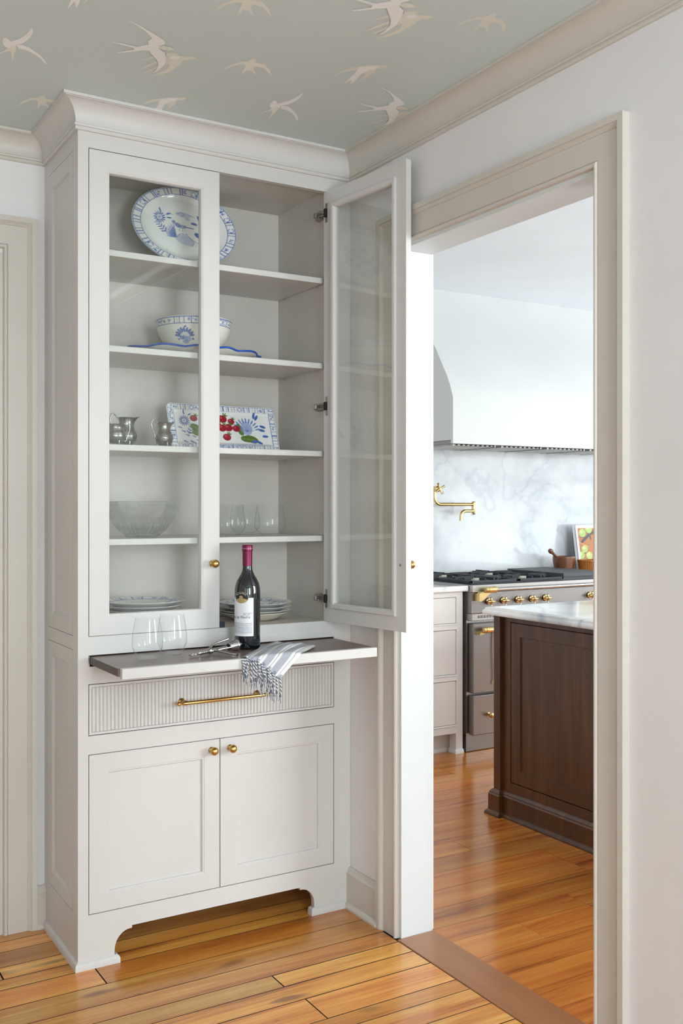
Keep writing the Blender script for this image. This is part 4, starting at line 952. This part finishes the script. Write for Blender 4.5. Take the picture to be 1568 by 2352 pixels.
# range hood
hd = thing('range_hood', 'white plastered range hood with flared front above the stainless range', 'range hood', (3.35, 1.9, 1.74))
hx0, hx1 = 2.61, 4.42
prf = [(1.6, 1.739), (1.6, 2.0)]
for y, z in ((1.628, 2.075), (1.665, 2.145), (1.705, 2.205), (1.755, 2.285), (1.81, 2.362), (1.87, 2.45), (1.92, 2.54), (1.955, 2.63), (1.97, KC-.0005)): prf.append((y, z))
prf += [(KY-.0005, KC-.0005), (KY-.0005, 1.76), (1.62, 1.76), (1.62, 1.739)]
MB().prism(prf, hx0, hx1, lambda a, b, h: (h, a, b)).build('hood_body', M_HOOD, hd, smooth=28)
ln = MB(); ln.box(hx0+.02, hx1-.02, 1.622, KY-.022, 1.742, 1.7595)
ln.build('liner', M_STEELD, hd)
for k in range(4):
    xa = hx0+.06+k*.36
    f_ = MB()
    for q in range(9): f_.box(xa+.035*q, xa+.02+.035*q, 1.68, 2.06, 1.732, 1.7415, .002)
    f_.box(xa-.008, xa, 1.67, 2.07, 1.73, 1.7415).box(xa+.30, xa+.308, 1.67, 2.07, 1.73, 1.7415)
    o = f_.build('baffle_filter', M_STEEL, hd); o['kind'] = 'stuff'
# base cabinet and worktop left of the range
kc = thing('base_cabinet', 'greige kitchen base cabinet with three inset drawers left of the range', 'cabinet', (2.3, 1.8, 0))
kx0, kx1, ky = 1.90, 2.612, 1.515
g = MB(); dx0, dx1 = 1.945, 2.566
DZs = [(.7283, .873), (.443, .6922), (.1622, .4072)]
g.box(kx0, dx0, ky, ky+.02, .115, .9065); g.box(dx1, kx1, ky, ky+.02, .115, .9065)
for z0, z1 in ((.873, .9065), (.6922, .7283), (.4072, .443), (.115, .1622)): g.box(dx0, dx1, ky, ky+.02, z0, z1)
g.box(dx1, kx1, ky, ky+.06, .0, .115); g.box(kx0, dx0, ky, ky+.06, 0, .115)
g.build('face_frame', M_KCAB, kc)
MB().box(kx0, kx1, ky+.02, KY-.001, .115, .9065).box(kx0, kx1, ky+.075, ky+.09, 0, .115).build('carcass', M_KCAB, kc)
MB().sweep([(dx1-.0, ky+.06), (dx1-.0, ky), (kx1+.002, ky)], SH, mpz).sweep([(kx0, ky+.075), (dx1-.012, ky+.075)], SH, mpz).build('shoe_moulding', M_KCAB, kc, smooth=25)
for z0, z1 in DZs:
    d = MB().box(dx0+.002, dx1-.002, ky+.001, ky+.018, z0+.002, z1-.002, .0012)
    d.sweep(ringpath(dx0-.008, dx1+.008, z0-.008, z1+.008), [(0, 0), (.001, -.004), (.005, -.004), (.0075, 0)], lambda a, b, h: (a, ky+h, b), closed=True)
    d.build('drawer_front', M_KCAB, kc)
o = MB().box(1.9, 2.627, 1.478, KY-.0205, .907, .9375, .004).build('worktop', M_MARBLE2); tag(o, 'white marble worktop end left of the range', 'worktop')
# ---- range
rn = thing('range_cooker', 'wide stainless range cooker with brass knobs and cast iron grates', 'range', (3.38, 1.8, 0))
X0, X1 = 2.63, 4.40
MB().box(X0, X1, 1.505, KY-.022, .10, .9).build('body', M_STEEL, rn)
MB().box(X0+.004, X1-.004, 1.512, 1.9, .004, .098).build('plinth', M_STEELD, rn)
MB().prism([(1.446, .903), (1.446, .938), (1.449, .942), (KY-.022, .942), (KY-.022, .9), (1.47, .9)], X0, X1, lambda a, b, h: (h, a, b)).build('top_nose', M_STEEL, rn)
MB().box(X0+.002, X1-.002, 1.462, 1.505, .782, .9, .002).build('control_panel', M_STEELD, rn)
vt = MB().box(X0+.001, X1-.001, 1.456, 1.505, .741, .7815, .003); vt.build('vent_panel', M_STEEL, rn)
vs = MB()
for k in range(28):
    for q, zz in enumerate((.757, .7645)): vs.box(2.672+.0205*k, 2.688+.0205*k, 1.4552, 1.458, zz, zz+.0042)
o = vs.build('vent_slots', M_BLACK, rn); o['kind'] = 'stuff'
def rail(parent, xa, xb, z, y, nm, drop):
    MB().tube([(xa+.07, y, z), (xb-.07, y, z)], .0095, 16).build(nm, M_CHROME, parent, smooth=60)
    for x, sg in ((xa, 1), (xb, -1)):
        b_ = MB().lathe([(0, 0), (.012, .001), (.0165, .006), (.0165, .012), (.0125, .015), (.0125, .018), (.0165, .021), (.017, .026), (.0165, .055), (.0175, .058), (.0175, .075), (.012, .077)], 24, Matrix.Translation((x, y, z)) @ rot_to((sg, 0, 0)))
        b_.prism([(x-sg*.010, z-.012), (x+sg*.042, z-.010), (x+sg*.045, z-.018), (x-sg*.002, z-.055), (x-sg*.022, z-.064), (x-sg*.034, z-.062), (x-sg*.034, z-.02)] if drop else [(x-sg*.004, z-.008), (x+sg*.03, z-.010), (x+sg*.012, z-.024), (x-sg*.016, z-.028)], y+.008, y+.055, lambda a, b, h: (a, h, b))
        b_.build('rail_bracket', M_BRASSK, parent, smooth=35)
rail(rn, 2.685, 4.345, .9165, 1.405, 'towel_rail', True)
for x in (2.75, 2.8555, 2.9635, 3.0695, 3.1735, 3.528, 3.64, 3.75):
    kb = MB(); Mq = Matrix.Translation((x, 1.462, .8475)) @ rot_to((0, -1, 0))
    kb.lathe([(0, 0), (.017, 0), (.017, .006), (.013, .009), (.008, .011), (.008, .022), (.0125, .026), (.0125, .034), (.009, .038), (.0055, .042), (0, .044)], 20, Mq)
    for a in range(4): kb.tube([(x, 1.432, .8475), (x+.013*math.cos(a*PI/2), 1.432, .8475+.013*math.sin(a*PI/2)), (x+.019*math.cos(a*PI/2), 1.432, .8475+.019*math.sin(a*PI/2)), (x+.0245*math.cos(a*PI/2), 1.432, .8475+.0245*math.sin(a*PI/2))], [.0075, .006, .0042, .0055], 10)
    o = kb.build('knob', M_BRASSK, rn, smooth=45)
    MB().lathe([(0, 0), (.0195, 0), (.0195, .003), (0, .003)], 20, Matrix.Translation((x, 1.4625, .8475)) @ rot_to((0, -1, 0))).build('knob_bezel', M_BLACK, o)
for xa, xb in ((X0+.012, 3.50), (3.52, X1-.012)):
    od = MB().box(xa, xb, 1.458, 1.5, .335, .7265, .004).build('oven_door', M_STEELD, rn)
    rail(od, xa+.035, xb-.035, .6925, 1.415, 'oven_rail', False)
    dwr = MB().box(xa, xb, 1.458, 1.5, .102, .322, .004).build('warming_drawer', M_STEELD, rn)
    for x in (xa+.108, xb-.108):
        MB().lathe([(0, 0), (.011, 0), (.011, .003), (.006, .006), (.006, .014), (.012, .019), (.0155, .027), (.013, .036), (.006, .041), (0, .042)], 20, Matrix.Translation((x, 1.458, .2115)) @ rot_to((0, -1, 0))).build('knob', M_BRASSK, dwr, smooth=45)
    MB().tube([(xa+.142, 1.445, .68), (xa+.142, 1.44, .58), (xa+.145, 1.442, .46), (xa+.143, 1.447, .405), (xa+.136, 1.447, .395), (xa+.137, 1.445, .38)], [.0055, .005, .0045, .004, .004, .005], 10).build('latch_bar', M_BRASSK, od, smooth=50)
# cooktop
MB().box(X0+.012, 3.335, 1.478, 2.10, .9425, .950, .002).build('hob_tray', M_IRON, rn)
for k in range(2):
    xa, xb = X0+.012+k*.352, X0+.012+k*.352+.344; gr = MB(); ya, yb = 1.478, 2.095
    for x in (xa+.006, xb-.006): gr.box(x-.006, x+.006, ya, yb, .950, .964, .002)
    for y in (ya+.006, (ya+yb)/2, yb-.006): gr.box(xa, xb, y-.006, y+.006, .950, .964, .002)
    for cy in (ya+.155, yb-.155):
        cx = (xa+xb)/2
        for dx, dy in ((1, 0), (-1, 0), (0, 1), (0, -1)):
            r0_, r1_ = .035, .165 if dx else .15
            p = [cx+dx*r0_, cx+dx*r1_] if dx else [cx-.005, cx+.005]; q = [cy+dy*r0_, cy+dy*r1_] if dy else [cy-.005, cy+.005]
            gr.box(min(p), max(p), min(q), max(q), .962, .978, .002)
            for sg in (-1, 1):
                ex, ey = (cx+dx*.11, cy+sg*.045) if dx else (cx+sg*.045, cy+dy*.10)
                gr.box(ex-.026 if dx else ex-.005, ex+.026 if dx else ex+.005, ey-.005 if dx else ey-.026, ey+.005 if dx else ey+.026, .958, .974, .002)
        MB().lathe([(0, 0), (.048, 0), (.048, .006), (.036, .007), (.036, .011), (.030, .013), (0, .013)], 28, Matrix.Translation((cx, cy, .950))).build('burner', [M_BURNER], rn, smooth=30)
    gr.build('grate', M_IRON, rn)
o = MB().prism([(3.342, 1.482), (3.705, 1.482), (3.705, 2.02), (3.37, 2.02), (3.342, 1.99)], .962, .982, mpz).box(3.352, 3.70, 1.50, 2.0, .9425, .962).build('griddle_plate', M_GRID)
tag(o, 'flat charcoal griddle cover lying on the range right of the grates', 'griddle')
# ---- pot filler
pfz = 1.488; pw = KY-.02
pt_ = thing('pot_filler', 'brass swing-arm pot filler tap mounted on the marble backsplash', 'tap', (2.79, pw, pfz))
MB().lathe([(0, 0), (.033, 0), (.034, .004), (.030, .010), (.022, .014), (.0175, .016), (.0175, .03), (0, .03)], 28, Matrix.Translation((2.79, pw, pfz)) @ rot_to((0, -1, 0))).build('wall_flange', M_BRASSK, pt_, smooth=40)
yA = 2.02
MB().tube([(2.79, pw-.02, pfz), (2.79, yA-.03, pfz)], .0165, 18).build('valve_body', M_BRASSK, pt_, smooth=50)
MB().lathe([(0, 0), (.019, 0), (.019, .006), (.011, .012), (.009, .022), (.006, .03), (0, .03)], 20, Matrix.Translation((2.79, yA-.03, pfz)) @ rot_to((0, -1, 0))).build('valve_cap', M_BRASSK, pt_, smooth=40)
cx_ = MB()
for k in range(4):
    a = .5+k*PI/2; cx_.tube([(2.79, yA-.052, pfz), (2.79+.02*math.cos(a), yA-.054, pfz+.02*math.sin(a)), (2.79+.036*math.cos(a), yA-.058, pfz+.036*math.sin(a))], [.006, .0055, .0075], 10)
cx_.build('cross_handle', M_BRASSK, pt_, smooth=50)
arm = [(2.79, yA, pfz-.015), (2.79, yA, 1.435)]+[(2.79+.042*(1-math.cos(a)), yA, 1.435-.042*math.sin(a)) for a in np.linspace(.2, PI/2, 7)]+[(3.085, yA, 1.393)]
MB().tube(arm, .0105, 16).build('swing_arm', M_BRASSK, pt_, smooth=60)
MB().lathe([(0, 0), (.008, 0), (.011, .003), (.0125, .008), (.0125, .074), (.011, .078), (.009, .082), (0, .082)], 20, Matrix.Translation((3.092, yA, 1.330))).build('elbow_joint', M_BRASSK, pt_, smooth=40)
sp_ = [(3.09, yA-.005, 1.352), (3.0, yA-.03, 1.352)]+[(3.0-.032*math.sin(a), yA-.032, 1.352-.032*(1-math.cos(a))) for a in np.linspace(.2, PI/2, 7)]+[(2.966, yA-.033, 1.292)]
MB().tube(sp_, .0105, 16).build('spout', M_BRASSK, pt_, smooth=60)
# ---- mortar, pestle, basket, cookbook
mz = .942
mo = MB().lathe(resample([(0, 0), (.048, 0), (.054, .003), (.066, .035), (.0735, .075), (.0755, .108), (.0745, .112), (.071, .110), (.068, .08), (.05, .03), (0, .018)], 50), 48, Matrix.Translation((3.795, 1.955, mz))).build('mortar', M_MORTAR, smooth=50)
tag(mo, 'dark brown turned wooden mortar standing on the range', 'mortar')
pe = MB(); d0, d1 = Vector((3.815, 1.955, mz+.045)), Vector((3.672, 1.955, mz+.150))
dd_ = (d1-d0); Lp = dd_.length
pe.lathe([(0, 0), (.014, .002), (.0175, .012), (.0165, .03), (.0105, .05), (.0095, .11), (.010, Lp-.024), (.0155, Lp-.014), (.0165, Lp-.004), (.012, Lp+.008), (0, Lp+.011)], 24, Matrix.Translation(d0) @ rot_to(dd_))
tag(pe.build('pestle', M_MORTAR, smooth=50), 'brown wooden pestle resting in the mortar', 'pestle')
bk_ = thing('wooden_tub', 'light orange slatted wooden tub in front of the cookbook', 'tub', (3.925, 1.86, mz))
MB().lathe([(0, .002), (.058, .002), (.060, .006), (.070, .083), (.0715, .088), (.069, .088), (.057, .008), (0, .008)], 48, Matrix.Translation((3.925, 1.86, mz))).build('tub_body', M_BASKET, bk_, smooth=40)
for k in range(36):
    a = 2*PI*k/36; M_ = Matrix.Translation((3.925, 1.86, mz)) @ Matrix.Rotation(a, 4, 'Z')
    MB().add([(.0595, -.0046, 0), (.0635, -.0036, 0), (.0635, .0036, 0), (.0595, .0046, 0), (.0705, -.0056, .083), (.0745, -.0046, .083), (.0745, .0046, .083), (.0705, .0056, .083)], [(0, 1, 2, 3), (4, 7, 6, 5), (0, 4, 5, 1), (1, 5, 6, 2), (2, 6, 7, 3), (3, 7, 4, 0)], 0, M_).build('stave', M_BASKET, bk_)
MB().lathe([(.0695, .080), (.0765, .080), (.0775, .084), (.0765, .089), (.0695, .089), (.0695, .080)], 48, Matrix.Translation((3.925, 1.86, mz))).build('rim_band', M_BASKET, bk_, smooth=40)
# open cookbook
cb = thing('cookbook', 'open cookbook with photographs of green limes propped against the backsplash', 'book', (4.168, 2.005, mz))
Lb = math.radians(9); Mc = Matrix.Translation((4.168, 2.005, mz)) @ Matrix.Rotation(-Lb, 4, 'X')
BH = .315; BW = .20
for sg in (-1, 1):
    blk = MB(); ns = 10
    for q in range(6):
        y0_ = -.003*q; xo = BW-.004*q*.8
        v = []; f = []
        for k in range(ns+1):
            t = k/ns; xx = sg*xo*t; yy = -.012*math.sin(PI*min(1, t*1.15))*(1-.3*t)+y0_*(.3+.7*t)+.03*t*t*.2
            v += [(xx, yy, .003), (xx, yy, BH), (xx, yy+.0022, .003), (xx, yy+.0022, BH)]
        for k in range(ns):
            o_ = k*4; f += [(o_, o_+4, o_+5, o_+1), (o_+2, o_+3, o_+7, o_+6), (o_, o_+2, o_+6, o_+4), (o_+1, o_+5, o_+7, o_+3)]
        f += [(0, 1, 3, 2), (ns*4, ns*4+2, ns*4+3, ns*4+1)]
        blk.add(v, f, 0, Mc)
    blk.build('page_block', M_PAGE, cb)
    if sg > 0: continue
    pgS = np.repeat(np.linspace(.03, .97, 70), 110); pgT = np.tile(np.linspace(.05, .95, 110), 70)
    P = Paint(pgS*BW, pgT*BH, lin('#b5703f')); LIM, DK = lin('#a9c06a'), lin('#4b4a4d')
    P.ell(.09, .02, .11, .05, 0, DK, .8); P.line([(.05, .20), (.12, .25), (.18, .27)], .02, DK); P.line([(.1, .29), (.13, .22)], .016, DK); P.line([(.02, .2), (.1, .165)], .006, lin('#c9a26a'))
    for x, y, r in ((.06, .26, .03), (.12, .29, .035), (.065, .15, .026), (.035, .11, .026), (.1, .105, .028), (.05, .06, .027)): P.ell(x, y-.006, r*1.05, r, 0, DK, .6); P.ell(x, y, r, r*.95, 0, LIM); P.ell(x-.006, y+.008, r*.45, r*.4, 0, lin('#d3de9c'), .8)
    P.spray(.1, .16, .05, 1.2, lin('#6d7f3f'), 5)
    P.mixin(((pgS < .12) | (pgT > .93)).astype(float)*1.0, lin('#ececf0'))
    P.mixin(np.clip(((pgS-.62)-(.95-pgT)*.0-.38*pgT)/.01, 0, 1)*(pgT < .9), lin('#e2e3ea'))
    c5 = P.c
    def pg(i, j):
        t = 1-(.03+.94*i/69); xx = -BW*t*.98; yy = -.012*math.sin(PI*min(1, t*1.15))*(1-.3*t)-.0155*(.3+.7*t)+.03*t*t*.2-.0012; return tuple(Mc @ Vector((xx, yy, BH*(.05+.90*j/109))))
    MB().grid(70, 110, pg, cfn=lambda i, j: c5[i*110+j]).build('printed_page', M_PRINT, cb, smooth=60, color=True, recalc=False)
# ---- island
il = thing('kitchen_island', 'dark stained wooden kitchen island base with inset panels', 'island', (2.5, -.1, 0))
ix0, ix1, iy0, iy1 = 2.068, 2.95, -1.15, .562
b_ = MB(); fx = ix0
b_.box(fx+.02, ix1, iy0+.01, iy1-.01, .02, .893); b_.build('carcass', M_ISLAND, il)
MB().box(fx-.022, fx+.06, .520, iy1, .10, .893, .0025).build('corner_post', M_ISLAND, il); MB().box(fx-.022, fx+.06, iy0, iy0+.045, .10, .893, .0025).build('corner_post', M_ISLAND, il)
f_ = MB(); pz0, pz1 = .155, .868
PN = [(.472, -.30), (-.355, -1.08)]
f_.box(fx, fx+.02, .472, .520, .10, .893); f_.box(fx, fx+.02, -.355, -.30, .10, .893); f_.box(fx, fx+.02, iy0+.045, -1.08, .10, .893)
for a, b in PN: f_.box(fx, fx+.02, b, a, pz1, .893); f_.box(fx, fx+.02, b, a, .10, pz0)
f_.build('face_frame', M_ISLAND, il)
for a, b in PN:
    p = MB().sweep([(b+.003, pz0+.003), (b+.003, pz1-.003), (a-.003, pz1-.003), (a-.003, pz0+.003)], [(0, .018), (0, .002), (.001, .001), (.058, .001), (.0595, .004), (.0605, .008), (.0605, .018)], lambda u, v, h: (fx+h, u, v), closed=True)
    p.box(fx+.0085, fx+.016, b+.06, a-.06, pz0+.06, pz1-.06); p.build('inset_panel', M_ISLAND, il, smooth=25)
for y0_, y1_ in ((iy0, iy1),):
    e_ = MB().box(fx-.015, ix1, iy1-.012, iy1-.001, .02, .893); e_.build('end_panel', M_ISLAND, il)
IB = [(0, 0), (.030, 0), (.030, .006), (.026, .014), (.019, .019), (.017, .020), (.017, .086), (.018, .090), (.013, .096), (.0135, .100), (.008, .107), (.004, .112), (0, .114)]
MB().sweep([(ix1, iy1), (fx-.022, iy1), (fx-.022, .520), (fx, .520), (fx, iy0+.045), (fx-.022, iy0+.045), (fx-.022, iy0)][::-1], [(-o_, h_) for o_, h_ in IB], mpz).build('base_moulding', M_ISLAND, il, smooth=25)
TP = [(0, .894), (.006, .894), (.0105, .8985), (.012, .905), (.0105, .912), (.007, .916), (.004, .917), (.004, .9205), (.001, .926), (-.006, .9285), (-.03, .9285), (-.03, .894)]
o = MB().sweep([(ix0-.045, iy0-.03), (ix0-.045, iy1+.025), (ix1+.03, iy1+.025), (ix1+.03, iy0-.03)][::-1], TP, mpz, closed=True).box(ix0-.045+.012, ix1+.018, iy0-.018, iy1+.013, .8945, .9283).build('island_worktop', M_MARBLE2, smooth=35)
tag(o, 'white marble worktop with moulded edge on the dark wooden island', 'worktop')
